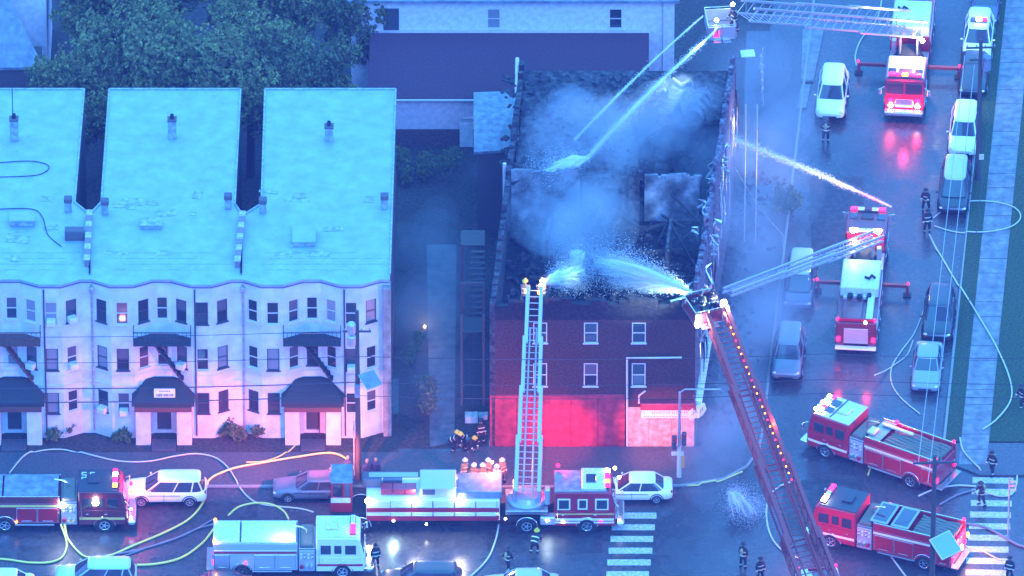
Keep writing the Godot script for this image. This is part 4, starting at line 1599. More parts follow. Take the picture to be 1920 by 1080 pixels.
	# lit cornice along the street side of the shop, in short lengths
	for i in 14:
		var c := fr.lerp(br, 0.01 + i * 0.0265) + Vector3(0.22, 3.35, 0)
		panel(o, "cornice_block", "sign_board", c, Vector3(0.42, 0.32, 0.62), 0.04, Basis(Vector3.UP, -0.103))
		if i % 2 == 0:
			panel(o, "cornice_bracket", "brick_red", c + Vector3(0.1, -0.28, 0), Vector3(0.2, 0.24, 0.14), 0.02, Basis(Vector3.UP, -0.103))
	# pipes on the front
	var pp := Shape.new()
	pp.tube([Vector3(10.36, 6.77, 17.66), Vector3(7.03, 6.77, 17.66), Vector3(7.07, 0.23, 17.66)], 0.075, 7)
	part("drain_pipe", pp, "white_trim", o)
	pp = Shape.new()
	pp.tube([Vector3(8.16, 4.3, 17.64), Vector3(7.77, 3.95, 17.64), Vector3(7.77, 3.39, 17.64)], 0.06, 6)
	part("drain_pipe", pp, "white_trim", o)
	pp = Shape.new()
	for q in [[-0.35, 0.12], [0.35, -0.2]]:
		pp.tube([br + Vector3(0.9 + q[0], 0, 5.0), br + Vector3(0.9 + q[0], 10.4, 5.0)], 0.05, 6)
	part("side_pipe", pp, "siding_pink", o)
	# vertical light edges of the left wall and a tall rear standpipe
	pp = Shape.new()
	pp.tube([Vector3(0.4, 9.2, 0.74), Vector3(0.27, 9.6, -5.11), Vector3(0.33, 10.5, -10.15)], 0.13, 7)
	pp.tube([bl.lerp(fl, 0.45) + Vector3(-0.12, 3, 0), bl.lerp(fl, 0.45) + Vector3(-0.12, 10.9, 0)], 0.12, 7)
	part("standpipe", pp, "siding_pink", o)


# ---------------------------------------------------------------- the scene
func _ready() -> void:
	rng.seed = 5
	var cam := Camera3D.new()
	cam.name = "camera"
	add_child(cam)
	cam.position = Vector3(0, 447.35, 663.23)
	cam.rotation_degrees = Vector3(-34, 0, 0)
	cam.fov = 2.578
	cam.near = 1.0
	cam.far = 3000.0
	cam.current = true
	# dusk: a deep blue sky, cyan overhead and violet towards the horizon; what is left of the daylight comes softly from high up
	var env := Environment.new()
	env.background_mode = Environment.BG_SKY
	var sky := Sky.new()
	var pm := ProceduralSkyMaterial.new()
	pm.sky_top_color = Color(0.34, 0.72, 1.0)
	pm.sky_horizon_color = Color(0.43, 0.52, 1.0)
	pm.sky_curve = 0.3
	pm.sky_energy_multiplier = 1.6
	pm.ground_bottom_color = Color(0.12, 0.13, 0.3)
	pm.ground_horizon_color = Color(0.4, 0.45, 0.9)
	pm.ground_energy_multiplier = 0.6
	sky.sky_material = pm
	env.sky = sky
	env.tonemap_mode = Environment.TONE_MAPPER_LINEAR
	env.tonemap_exposure = 1.65
	env.sdfgi_enabled = true
	env.ssao_enabled = true
	env.ssil_enabled = true
	env.fog_enabled = true
	env.fog_light_color = Color(0.66, 0.64, 1.0)
	env.fog_density = 0.00011
	env.volumetric_fog_enabled = true
	env.volumetric_fog_density = 0.0
	var we := WorldEnvironment.new()
	we.name = "world_environment"
	we.environment = env
	add_child(we)
	var sun := DirectionalLight3D.new()
	sun.name = "last_daylight"
	sun.light_color = Color(0.37, 0.63, 1.0)
	sun.light_energy = 1.15
	sun.light_angular_distance = 40.0
	sun.shadow_enabled = true
	sun.rotation_degrees = Vector3(-38, 14, 0)
	add_child(sun)
	materials()
	the_ground()
	the_buildings()
	the_vehicles()
	the_street_things()
	the_people()
	the_water()


func the_ground() -> void:
	var g := Shape.new()
	g.quad(Vector3(-320, 0, -320), Vector3(320, 0, -320), Vector3(320, 0, 320), Vector3(-320, 0, 320))
	setting("ground", g, "asphalt")
	# front pavement with its rounded corner into the side street
	g = Shape.new()
	g.slab([Vector2(-60, 18.2), Vector2(-60, 21.6), Vector2(8, 21.75), Vector2(10.5, 21.6), Vector2(12.9, 20.9), Vector2(14.3, 19.6), Vector2(15.05, 17.9), Vector2(15.3, 16), Vector2(15.84, 9.4), Vector2(18.39, -20.7), Vector2(22.6, -70), Vector2(20, -70), Vector2(15.3, -12), Vector2(12.6, 10), Vector2(11.6, 17.6), Vector2(-2, 17.6), Vector2(-2, 18.2)], 0.0, 0.13)
	setting("pavement", g, "concrete")
	g = Shape.new()
	var kerb := [Vector3(-60, 0.07, 21.68), Vector3(8, 0.07, 21.83), Vector3(10.5, 0.07, 21.68), Vector3(12.95, 0.07, 20.97), Vector3(14.37, 0.07, 19.65), Vector3(15.13, 0.07, 17.95), Vector3(15.38, 0.07, 16), Vector3(15.92, 0.07, 9.4), Vector3(18.47, 0.07, -20.7), Vector3(22.6, 0.07, -70)]
	for i in kerb.size() - 1:
		var d: Vector3 = kerb[i + 1] - kerb[i]
		g.box((kerb[i] + kerb[i + 1]) / 2, Vector3(d.length(), 0.16, 0.16), 0.02, Basis(Vector3.UP, atan2(-d.z, d.x)))
	setting("kerb", g, "kerb_stone")
	g = Shape.new()
	g.slab([Vector2(-60, 14), Vector2(-60, 18.2), Vector2(-7, 18.2), Vector2(-7, 14)], 0.0, 0.06)
	setting("front_yard_ground", g, "earth")
	g = Shape.new()
	g.slab([Vector2(-60, -60), Vector2(-60, 10), Vector2(-7, 10), Vector2(-7, 17.6), Vector2(-1.5, 17.6), Vector2(0, -9), Vector2(14, -9.6), Vector2(15, -12), Vector2(17, -34), Vector2(19, -60)], 0.0, 0.02)
	setting("back_yard_ground", g, "earth")
	g = Shape.new()
	g.slab([Vector2(-5.36, -4.79), Vector2(-3.48, -4.79), Vector2(-3.54, 16.98), Vector2(-5.04, 17.56)], 0.0, 0.06)
	setting("path", g, "path_concrete")
	# corner lot of concrete beside the burnt building, in slabs
	g = Shape.new()
	g.slab([Vector2(14.20, -2.39), Vector2(16.04, -2.39), Vector2(18.55, -29.49), Vector2(15.11, -29.49)], 0.0, 0.05)
	setting("lot_ground", g, "concrete")
	g = Shape.new()
	g.slab([Vector2(18.72, -29.61), Vector2(20.10, -29.61), Vector2(19.29, -23.51), Vector2(18.51, -23.51)], 0.0, 0.145)
	setting("driveway", g, "concrete_pale")
	g = Shape.new()
	g.slab([Vector2(18.50, -23.07), Vector2(19.11, -23.07), Vector2(18.79, -20.39), Vector2(18.21, -20.39)], 0.0, 0.145)
	setting("driveway_apron", g, "concrete_pale")
	# right side of the side street: kerb, verge, pavement of slabs, grass
	var along := Vector2(0.0872, -0.9962)
	var kr := Vector2(26.45, 17.0)
	g = Shape.new()
	g.slab([kr + Vector2(0.16, 0), kr + along * 90 + Vector2(0.16, 0), kr + along * 90 + Vector2(1.1, 0), kr + Vector2(1.1, 0)], 0.0, 0.1)
	setting("verge", g, "grass_ground")
	g = Shape.new()
	g.box(Vector3(kr.x + along.x * 45 + 0.08, 0.07, kr.y + along.y * 45), Vector3(90, 0.15, 0.16), 0.02, Basis(Vector3.UP, -along.angle()))
	setting("kerb", g, "kerb_stone")
	var base := setting("pavement", _strip(kr + Vector2(1.1, 0), kr + Vector2(2.85, 0), along, -2.5, 90.0, 0.08), "concrete")
	for i in 36:
		var s := _strip(kr + Vector2(1.12, 0), kr + Vector2(2.83, 0), along, i * 1.62 + 0.02 - 2.5, i * 1.62 + 1.6 - 2.5, 0.12 + 0.008 * (i * 7 % 3))
		part("slab", s, "concrete_pale", base)
	g = Shape.new()
	g.slab([kr + Vector2(2.85, 0), kr + along * 90 + Vector2(2.85, 0), kr + along * 90 + Vector2(40, 0), kr + Vector2(40, 0)], 0.0, 0.11)
	setting("grass", g, "grass_ground")
	g = Shape.new()
	g.slab([Vector2(26.6, 17.2), Vector2(27.2, 19.6), Vector2(28.6, 20.6), Vector2(66, 20.8), Vector2(66, 17.0)], 0.0, 0.115)
	setting("corner_pavement", g, "concrete")
	# crosswalks
	var cw := setting("crosswalk", _strip(Vector2(-0.01, 0), Vector2(0.01, 0), Vector2(0, 1), 0, 0.02, 0.003), "asphalt")
	cw.position = Vector3(7.47, 0, 24.8)
	for i in 9:
		var s := box_mesh(Vector3(2.65 - 0.03 * (i % 3), 0.006, 0.62))
		part("stripe", s, "road_paint", cw, Transform3D(Basis(), Vector3(-0.095 * i, 0.005, 1.235 * i)))
	var cr := setting("crosswalk", _strip(Vector2(-0.01, 0), Vector2(0.01, 0), Vector2(0, 1), 0, 0.02, 0.003), "asphalt")
	cr.position = Vector3(29.41, 0, 21.05)
	for i in 10:
		var s := box_mesh(Vector3(2.5, 0.006, 0.62))
		part("stripe", s, "road_paint", cr, Transform3D(Basis(Vector3.UP, -0.03), Vector3(-0.09 * i, 0.005, 1.22 * i)))
	# repaired stretches of road
	for q in [[Vector2(-20, 25), Vector2(9, 3.2)], [Vector2(2, 27.5), Vector2(7, 2.4)], [Vector2(19, 24), Vector2(5, 6)], [Vector2(20.5, -8), Vector2(3.4, 9)], [Vector2(-27, 29), Vector2(6, 2.0)]]:
		g = Shape.new()
		g.slab([q[0] - q[1] / 2, q[0] + Vector2(q[1].x, -q[1].y) / 2, q[0] + q[1] / 2, q[0] + Vector2(-q[1].x, q[1].y) / 2], 0.004, 0.004)
		setting("road_patch", g, "patch_asphalt")


func _strip(a: Vector2, b: Vector2, along: Vector2, s0: float, s1: float, h: float) -> Shape:
	var g := Shape.new()
	g.slab([a + along * s0, a + along * s1, b + along * s1, b + along * s0], 0.0, h)
	return g


func the_buildings() -> void:
	var u1 := row_house(-34.9, -25.75, "white row house at the left edge, with a rusty brown fire escape", 1, [Vector2(-34.9, 15.6), Vector2(-34.3, -5.06), Vector2(-26.66, -5.06), Vector2(-26.90, 7.66), Vector2(-25.94, 9.02), Vector2(-25.75, 15.6)])
	var u2 := row_house(-25.75, -16.52, "middle white row house with a white notice on its dark entrance awning", 2, [Vector2(-25.75, 15.6), Vector2(-25.94, 9.02), Vector2(-25.26, 7.66), Vector2(-25.10, -5.06), Vector2(-16.92, -5.06), Vector2(-17.05, 7.84), Vector2(-16.54, 9.14), Vector2(-16.52, 15.6)])
	var u3 := row_house(-16.52, -7.45, "white row house at the alley end, behind the pole with the tilted panel", 3, [Vector2(-16.52, 15.6), Vector2(-16.54, 9.14), Vector2(-15.41, 7.84), Vector2(-15.39, -5.06), Vector2(-7.25, -5.06), Vector2(-7.45, 15.6)])
	panel(u3, "open_door", "iron_rust", Vector3(-16.52 + 135 * 9.07 / 284.0 + 0.4, 1.4, 16.2), Vector3(0.06, 2.2, 0.7), 0.01)
	panel(u3, "corner_pilaster", "stucco_side", Vector3(-7.65, 5.5, 15.95), Vector3(0.5, 11.0, 0.9), 0.03)
	# notice on the middle awning: three lines too small to read
	var nt := panel(u2, "notice", "siding_white", Vector3(Vector3(-21.27, 4.62, 17.3).x, 3.72, 17.28), Vector3(1.3, 0.85, 0.05), 0.01, Basis(Vector3.RIGHT, -0.35))
	var ink := Shape.new()
	for k in 11:
		ink.box(Vector3(-0.5 + 0.1 * k, 0.02, 0.03), Vector3(0.07 if k % 4 else 0.03, 0.15, 0.012))
	for k in 7:
		ink.box(Vector3(-0.3 + 0.1 * k, 0.27, 0.03), Vector3(0.06, 0.07, 0.012))
		ink.box(Vector3(-0.35 + 0.11 * k, -0.27, 0.03), Vector3(0.08, 0.05, 0.012))
	part("lettering", ink, "sign_ink_blue", nt)
	# party walls that stand above the roofs
	for q in [[Vector3(-25.93, 11.6, 9.18), Vector3(-25.95, 11.6, 14.75)], [Vector3(-16.53, 11.6, 9.29), Vector3(-16.76, 11.6, 14.87)]]:
		var s := Shape.new()
		var d: Vector3 = q[1] - q[0]
		s.box((q[0] + q[1]) / 2 + Vector3(0, 0.1, 0), Vector3(d.length(), 0.5, 0.3), 0.03, Basis(Vector3.UP, atan2(-d.z, d.x)))
		var pw := part("party_wall", s, "coping", u2)
		for i in 9:
			panel(pw, "coping_tile", "coping" if i % 2 else "flashing", q[0].lerp(q[1], (i + 0.5) / 9.0) + Vector3(0, 0.38, 0), Vector3(d.length() / 9.3, 0.07, 0.4), 0.02, Basis(Vector3.UP, atan2(-d.z, d.x)))
	# roof furniture
	roof_chimney(u1, Vector3(-30.83, 11.5, 0.62), 0.5, 1.5)
	var an := Shape.new()
	an.tube([Vector3(-30.99, 11.6, -1.46), Vector3(-30.99, 11.6, -1.46) + Vector3(0, 2.6, 0)], 0.03, 5)
	part("aerial", an, "iron", u1)
	roof_vent(u1, Vector3(-27.26, 11.5, 8.61))
	roof_hatch(u1, Vector3(-30.04, 11.5, 9.91), Vector3(1.5, 0.4, 0.9))
	for q in [[Vector3(-31.8, 11.55, 3.28), Vector3(-29.66, 11.55, 3.1), Vector3(-28.59, 11.55, 3.69), Vector3(-29.28, 11.55, 4.65), Vector3(-31.74, 11.55, 4.89)], [Vector3(-31.63, 11.55, 8.45), Vector3(-29.5, 11.55, 8.45), Vector3(-28.81, 11.55, 9.4), Vector3(-28.43, 11.55, 11.28), Vector3(-27.57, 11.55, 12.57)]]:
		var cb := Shape.new()
		cb.tube(smooth_path(q), 0.03, 5)
		part("cable", cb, "wire", u1)
	panel(u1, "air_unit", "tar_edge", Vector3(-26.78, 11.5, 11.62) + Vector3(0, 0.35, 0), Vector3(1.2, 0.7, 0.6), 0.04)
	roof_chimney(u2, Vector3(-21.05, 11.5, 0.38), 0.5, 1.3)
	roof_vent(u2, Vector3(-25, 11.5, 8.85))
	roof_vent(u2, Vector3(-17.44, 11.5, 8.26))
	roof_hatch(u2, Vector3(-22.11, 11.5, 10.26), Vector3(1.3, 0.25, 0.8), "roof_patch")
	roof_chimney(u3, Vector3(-11.33, 11.5, 0.62), 0.5, 0.95)
	roof_vent(u3, Vector3(-15.3, 11.5, 8.73))
	roof_vent(u3, Vector3(-7.83, 11.5, 8.26))
	roof_hatch(u3, Vector3(-12.74, 11.5, 11.68), Vector3(1.35, 0.3, 1.7))
	burnt_building()
	# shed roof at the back of the burnt building
	var sh := thing("shed", "small shed with a plain pale blue flat roof behind the burnt building", "shed")
	var s := Shape.new()
	s.slab([Vector2(-2.40, -5.73), Vector2(0.40, -6.04), Vector2(0.40, -12.76), Vector2(-2.42, -12.57)], 6.2, 6.4)
	part("roof", s, "roof_blue", sh)
	s = Shape.new()
	s.slab([Vector2(-2.17, -6.10), Vector2(0.27, -6.34), Vector2(0.27, -12.45), Vector2(-2.18, -12.27)], 0.0, 6.2)
	part("walls", s, "wood_grey", sh)
	# low building with a long dark roof, and the white house behind it
	var lo := thing("garage_block", "long low building with dark shingle roof and pale pink front wall", "building")
	s = Shape.new()
	var ea: Vector3 = Vector3(-9.12, 3.9, -15.73)
	var eb: Vector3 = Vector3(8.65, 3.9, -15.73)
	var ra: Vector3 = Vector3(-9.01, 6, -19.95)
	var rb: Vector3 = Vector3(8.67, 6, -19.95)
	s.loft([[ea, ea - Vector3(0, 0.18, 0), ra - Vector3(0, 0.18, 0), ra], [eb, eb - Vector3(0, 0.18, 0), rb - Vector3(0, 0.18, 0), rb]], false)
	var rr := part("roof", s, "roof_dark", lo)
	for i in 16:
		var t0 := i / 16.0
		panel(rr, "shingle_course", "roof_dark", ea.lerp(eb, 0.5).lerp(ra.lerp(rb, 0.5), t0 + 0.03) + Vector3(0, 0.015, 0), Vector3(eb.x - ea.x - 0.02, 0.035, 0.42), 0.008, Basis(Vector3.RIGHT, atan2(ra.y - ea.y, ea.z - ra.z) + 0.03))
	panel(lo, "wall", "siding_pink", Vector3((ea.x + eb.x) / 2, 2.6, ea.z - 0.5), Vector3(eb.x - ea.x - 0.6, 2.6, 0.3))
	panel(lo, "base_wall", "brick_brown", Vector3((ea.x + eb.x) / 2, 0.65, ea.z - 0.48), Vector3(eb.x - ea.x - 0.6, 1.3, 0.32))
	window(lo, Vector3(Vector3(-2.69, 4.72, -13).x, 2.75, ea.z - 0.33), Vector3.BACK, 0.7, 1.1, "glass_curtain")
	panel(lo, "door", "siding_white", Vector3(Vector3(-2.9, 2.42, -13).x, 0.9, ea.z - 0.3), Vector3(0.85, 1.8, 0.06), 0.01)
	panel(lo, "gutter", "white_trim", Vector3((ea.x + eb.x) / 2, 3.78, ea.z + 0.06), Vector3(eb.x - ea.x, 0.12, 0.12), 0.03)
	var wh := thing("white_house", "long white house with sash windows and a blue grey roof behind the dark roofed garage", "house")
	var zz: float = ra.z - 0.6
	var wx0: float = Vector3(-10.25, 3.07, -26).x
	var wx1: float = Vector3(10.32, 3.07, -26).x
	s = Shape.new()
	var ww := []
	for u in [926, 1153]:
		var cxw: float = (u - 960) / 29.3
		ww.append([cxw - wx0 - 0.42, cxw - wx0 + 0.42, 6.0, 7.5])
		window(wh, Vector3(cxw, 6.75, zz), Vector3.BACK, 0.84, 1.5, "glass_blind" if u == 926 else "glass_dark")
	wall_with_openings(s, Vector3(wx0, 0, zz), Vector3(wx1, 0, zz), 0.0, 8.6, 0.3, ww)
	part("wall", s, "siding_white", wh)
	panel(wh, "door", "dark_trim", Vector3((735 - 960) / 29.3, 6.6, zz + 0.01), Vector3(1.0, 1.9, 0.06), 0.01)
	panel(wh, "ledge", "siding_pink", Vector3((Vector3(-9.15, 2.98, -25).x + Vector3(8.74, 2.98, -25).x) / 2, 5.75, zz + 0.3), Vector3(17.6, 0.35, 0.6), 0.02)
	s = Shape.new()
	var e1 := Vector3(wx0 - 0.3, 8.5, zz + 0.6)
	var e2 := Vector3(wx1 + 0.3, 8.5, zz + 0.6)
	var up := Vector3(0, 3.6, -6.5)
	s.loft([[e1, e1 - Vector3(0, 0.2, 0), e1 + up - Vector3(0, 0.2, 0), e1 + up], [e2, e2 - Vector3(0, 0.2, 0), e2 + up - Vector3(0, 0.2, 0), e2 + up]], false)
	part("roof", s, "roof_blue", wh)
	s = Shape.new()
	s.tube([Vector3(Vector3(9.63, 3.47, -26).x, 8.4, zz + 0.1), Vector3(Vector3(9.63, 3.47, -26).x, 2.0, zz + 0.1)], 0.06, 6)
	part("rain_pipe", s, "white_trim", wh)
	# pale house at the top left corner
	var ph := thing("pale_house", "pale blue gabled house at the top left corner beside the big tree", "house")
	s = Shape.new()
	var a0: Vector3 = Vector3(-34.8, 5.5, -16.74)
	var a1: Vector3 = Vector3(-29.67, 5.5, -16.86)
	s.loft([[a0, a0 - Vector3(0, 0.2, 0), a0 + Vector3(0, 2.6, -5.0), a0 + Vector3(0, 2.8, -5.0)], [a1, a1 - Vector3(0, 0.2, 0), a1 + Vector3(-2.6, 2.6, -5.0), a1 + Vector3(-2.6, 2.8, -5.0)]], false)
	part("lower_roof", s, "roof_blue", ph)
	panel(ph, "wall", "wood_grey", Vector3(a1.x - 3.6, 2.7, a1.z - 1.4), Vector3(6.8, 5.4, 2.4), 0.02)
	panel(ph, "corner_post", "white_trim", Vector3(a1.x - 0.25, 2.7, a1.z - 0.3), Vector3(0.14, 5.4, 0.14), 0.02)
	panel(ph, "upper_wall", "siding_white", Vector3(a1.x - 3.4, 6.0, a1.z - 9.0), Vector3(6.9, 12.0, 8.0), 0.02)
	s = Shape.new()
	s.lathe(Vector3(a1.x - 1.9, 10.6, a1.z - 4.98), Vector3.BACK, [[0.16, 0.0], [0.16, 0.06], [0.0, 0.07]], 12)
	part("gable_vent", s, "dark_trim", ph)
	# wooden rear stair beside the alley
	var ws := thing("wooden_stair", "dark wooden outside stair against the left wall of the burnt building", "staircase")
	s = Shape.new()
	for q in [[-3.1, 4.5], [-1.75, 4.5], [-3.1, 9.5], [-1.75, 9.5], [-3.1, 13.0], [-1.75, 13.0]]:
		s.box(Vector3(q[0], 3.4, q[1]), Vector3(0.16, 6.8, 0.16))
	for z in [4.5, 9.5]:
		s.box(Vector3(-2.42, 6.75, z), Vector3(1.5, 0.14, 0.14))
	part("posts", s, "wood_grey", ws)
	for z in [0, 1]:
		for i in 7:
			panel(ws, "deck_plank", "wood_grey", Vector3(-2.42, 6.85 - 3.1 * z, 3.9 + 0.24 * i + 5.0 * z), Vector3(1.5, 0.05, 0.22), 0.01)
	for i in 13:
		panel(ws, "tread", "wood_grey", Vector3(-2.1, 6.6 - i * 0.24, 5.75 + i * 0.26), Vector3(0.85, 0.05, 0.26), 0.01)
	for i in 12:
		panel(ws, "fence_board", "wood_grey", Vector3(-3.15, 1.1, 6.0 + i * 0.62), Vector3(0.05, 2.2, 0.55), 0.01)
	# trees and shrubs
	tree("wide spreading green tree touching the pale blue house", Vector3(-27.33, 0, -11.77), 10.5, 4.0, 11, "leaf_green", 5000)
	tree("tall green tree behind the left roof, with a forked crown", Vector3(-23.85, 0, -14.52), 11.5, 4.2, 12, "leaf_green", 5000)
	tree("broad green tree in the middle of the row, behind the middle roof", Vector3(-20.41, 0, -11.77), 11.5, 4.4, 13, "leaf_green", 5500)
	tree("dense green tree behind the second roof court", Vector3(-16.55, 0, -12.68), 12.0, 4.4, 16, "leaf_green", 5500)
	tree("darker green tree nearest to the dark garage roof", Vector3(-13.15, 0, -11.46), 10.5, 3.6, 14, "leaf_dark", 4500)
	tree("dark low tree at the back, close to the white house door", Vector3(-10.05, 0, -21.32), 8.5, 2.4, 15, "leaf_dark", 2000)
	tree("green tree furthest back, showing above the middle of the row", Vector3(-22.2, 0, -23.82), 12.0, 4.6, 17, "leaf_green", 4500)
	tree("green tree at the top edge behind the dense one", Vector3(-15.01, 0, -22.57), 11.5, 4.4, 18, "leaf_green", 4500)
	tree("green tree at the top edge over the spreading one", Vector3(-26.62, 0, -23.2), 11.5, 4.2, 19, "leaf_green", 4500)
	shrub("tall dark shrub in the alley beside the concrete path", Vector3(-5.75, 0, 13.81), Vector3(1.5, 2.8, 1.6), 21, "", "leaf_dark", 700)
	shrub("thin dark shrub further back in the alley", Vector3(-6.08, 0, 8.86), Vector3(0.9, 3.2, 1.2), 22, "", "leaf_dark", 500)
	shrub("rounded low bush under the right bay of the middle row house", Vector3(-17.53, 0, 16.29), Vector3(2.2, 1.1, 1.1), 23)
	shrub("rounded low bush left of the entrance of the alley end row house", Vector3(-15.4, 0, 16.29), Vector3(1.8, 1.0, 1.0), 24)
	shrub("low bush right of the left row house entrance", Vector3(-27.85, 0, 16.52), Vector3(1.9, 0.9, 1.0), 25)
	shrub("low bush left of the entrance with the white notice", Vector3(-24.08, 0, 16.52), Vector3(1.4, 0.8, 0.9), 26)
	shrub("scorched straggly bush by the striped tape in the side street", Vector3(17.21, 0, -8.11), Vector3(1.6, 2.4, 1.6), 27, "", "leaf_dark", 500)
	shrub("grey green bushes growing at the rear yard behind the alley", Vector3(-5.4, 0, -12.68), Vector3(3.4, 1.6, 2.2), 28, "", "leaf_dark", 700)


const AWAY := 1.484
const NEAR := -1.658

func the_vehicles() -> void:
	# front street, far kerb
	make_car("suv", "paint_white", "white suv parked nose left beside the red flasher of the left fire engine", "suv", Vector3(-21.09, 0, 22.98), PI)
	make_car("sedan", "paint_grey", "dark grey sedan half hidden by the red rear cab of the ladder truck", "car", Vector3(-12.21, 0, 22.59), PI)
	make_car("sedan", "paint_silver", "sedan whose lit roof shows above the ladder truck trailer", "car", Vector3(-4.62, 0, 23.04), PI)
	make_car("sedan", "paint_white", "white sedan in front of the ladder truck, by the crosswalk", "car", Vector3(7.42, 0, 22.7), PI)
	# front street, near kerb
	make_car("suv", "paint_cyan", "pale cyan car with bright roof at the bottom edge, under the hose loops", "car", Vector3(-25.13, 0, 32.15), PI)
	make_car("sedan", "paint_white", "pale car cut off by the bottom left corner", "car", Vector3(-31.17, 0, 32.93), PI)
	make_car("sedan", "paint_black", "dark car of which only the roof shows below the white pumper", "car", Vector3(-18.03, 0, 33.1), PI)
	make_car("suv", "paint_black", "black car with a brightly reflecting windscreen at the bottom edge", "suv", Vector3(-5.48, 0, 32.6), PI)
	make_car("sedan", "paint_silver", "silver blue car at the bottom edge below the firefighter", "car", Vector3(0.48, 0, 32.93), PI)
	# side street
	make_car("suv", "paint_white", "white car alone on the left side of the side street", "suv", Vector3(20.44, 0, -21.14), NEAR)
	make_car("suv", "paint_white", "white car parked at the right kerb behind the dark van", "suv", Vector3(28.76, 0, -16.86), NEAR)
	make_car("van", "paint_black", "dark van with a pale roof beside the two firefighters", "van", Vector3(27.96, 0, -10.36), NEAR, "parked cars", "paint_silver")
	make_car("suv", "paint_black", "dark car right of the ladder truck with the white deck box", "suv", Vector3(26.56, 0, 4.04), NEAR)
	make_car("sedan", "paint_teal", "teal car nearest to the crossing on the right kerb", "car", Vector3(25.68, 0, 9.56), NEAR)
	make_car("van", "paint_blue", "hazy blue van on the left kerb behind the extended ladder", "van", Vector3(17.99, 0, 0.3), NEAR, "parked cars", "paint_silver")
	make_car("suv", "paint_grey", "grey car in the smoke on the left kerb, nearest the corner", "suv", Vector3(17.12, 0, 8.27), NEAR)
	make_car("sedan", "paint_black", "dark car parked behind the police car pole", "car", Vector3(29.58, 0, -23.82), NEAR)
	make_car("sedan", "paint_blue", "blue car furthest up the right kerb", "car", Vector3(30.59, 0, -32.15), NEAR)
	var pc := make_car("suv", "paint_white", "white police car with a light bar on its roof", "police car", Vector3(29.97, 0, -27.72), NEAR)
	light_bar(pc, -0.3, 1.9, 0.55, ["lens_red", "lens_white", "lens_blue"])

	# left engine, cut by the frame
	var e1 := pumper("red fire engine at the left edge with two bright side lamps", Vector3(-28.1, 0, 25.3), 0.0, {"low": "paint_maroon", "high": "paint_maroon", "roof": "roof_black", "cover": "roof_blue", "stripe": "stripe_gold", "doors": "shutter_red", "bar": ["lens_red", "lens_white", "lens_red", "lens_red", "lens_amber"]})
	for q in [[Vector3(-27.35, 2.13, 26.6)], [Vector3(-25.27, 2.29, 26.6)]]:
		var p: Vector3 = q[0] - e1.position
		p.z = 1.42
		warning_light(e1, "lens_white", p, Vector3(0.42, 0.4, 0.26))
		lamp_beam(e1, p + Vector3(0, 0, 0.16), p + Vector3(0, -2.4, 3.6), Color(0.9, 0.95, 1.0), 5.0, 78.0)
	lamp_glow(e1, Vector3(4.95, 2.6, -0.2), Color(1.0, 0.12, 0.3), 7.0)
	warning_light(e1, "lens_red", Vector3(4.95, 2.6, -0.2), Vector3(0.22, 0.22, 0.4))
	warning_light(e1, "lens_amber", Vector3(4.95, 2.3, 0.2), Vector3(0.2, 0.3, 0.2))
	warning_light(e1, "lens_red", Vector3(-4.2, 0.95, 1.32))
	warning_light(e1, "lens_amber", Vector3(-2.0, 0.8, 1.32))
	for k in 4:
		warning_light(e1, "lens_red" if k % 2 else "lens_white", Vector3(4.95, 1.5 - 0.3 * k, 0.95 - 0.2 * (k % 2)), Vector3(0.14, 0.14, 0.14))
	# white lettering on the cab roof
	var tx := Shape.new()
	for k in 3:
		for j in 2:
			tx.box(Vector3(2.1 + j * 0.5, 3.03, -0.75 + 0.26 * k), Vector3(0.28, 0.02, 0.06))
			tx.box(Vector3(2.1 + j * 0.5 + (0.12 if k % 2 else -0.12), 3.03, -0.66 + 0.26 * k), Vector3(0.06, 0.02, 0.16))
	part("roof_lettering", tx, "stripe_white", e1)

	# white pumper in front
	var e2 := pumper("white pumper with pale covers over its hose bed", Vector3(-13.6, 0, 30.2), 0.0, {"low": "paint_white", "high": "paint_white", "roof": "roof_white", "cover": "roof_white", "body": "paint_silver", "stripe": "stripe_red", "rear": "lens_amber", "bar": ["lens_clear", "lens_clear", "lens_red", "lens_red"]})
	lamp_glow(e2, Vector3(-4.45, 2.75, 1.2), Color(1.0, 0.55, 0.15), 1.0)
	lamp_glow(e2, Vector3(-0.1, 2.95, 1.0), Color(1.0, 0.95, 0.85), 0.8)
	warning_light(e2, "lens_white", Vector3(-0.1, 2.9, 0.98), Vector3(0.16, 0.16, 0.16))
	warning_light(e2, "lens_blue", Vector3(-4.5, 1.7, 1.28))
	warning_light(e2, "lens_red", Vector3(-2.5, 1.2, 1.36))
	tiller_truck()

	# the two red engines at the corner
	var ea := pumper("red engine with a white cab roof, standing askew in the mouth of the side street", Vector3(22.7, 0, 19.4), 2.583, {"low": "paint_red", "high": "paint_red", "roof": "roof_white", "doors": "shutter_red", "bar": ["lens_white", "lens_red", "lens_white", "lens_clear", "lens_red"]})
	var eb := pumper("red engine with a black cab roof, nearest the right crosswalk", Vector3(22.9, 0, 28.4), 2.75, {"low": "paint_red", "high": "paint_red", "roof": "roof_black", "hatches": true, "doors": "shutter_red", "bar": ["lens_white", "lens_white", "lens_clear", "lens_red", "lens_red"]})
	for k in 5:
		panel(ea, "roof_lamp", "lens_clear" if k % 2 else "lens_white", Vector3(4.32, 3.1, -0.8 + 0.4 * k), Vector3(0.2, 0.16, 0.24), 0.03)
	panel(ea, "roof_hatch", "glass_dark", Vector3(3.55, 3.1, 0.35), Vector3(0.5, 0.08, 0.6), 0.02)
	panel(ea, "roof_hatch", "glass_dark", Vector3(3.55, 3.1, -0.45), Vector3(0.5, 0.08, 0.5), 0.02)
	panel(ea, "roof_edge", "dark_trim", Vector3(3.15, 3.07, 0), Vector3(0.06, 0.05, 2.3), 0.01)
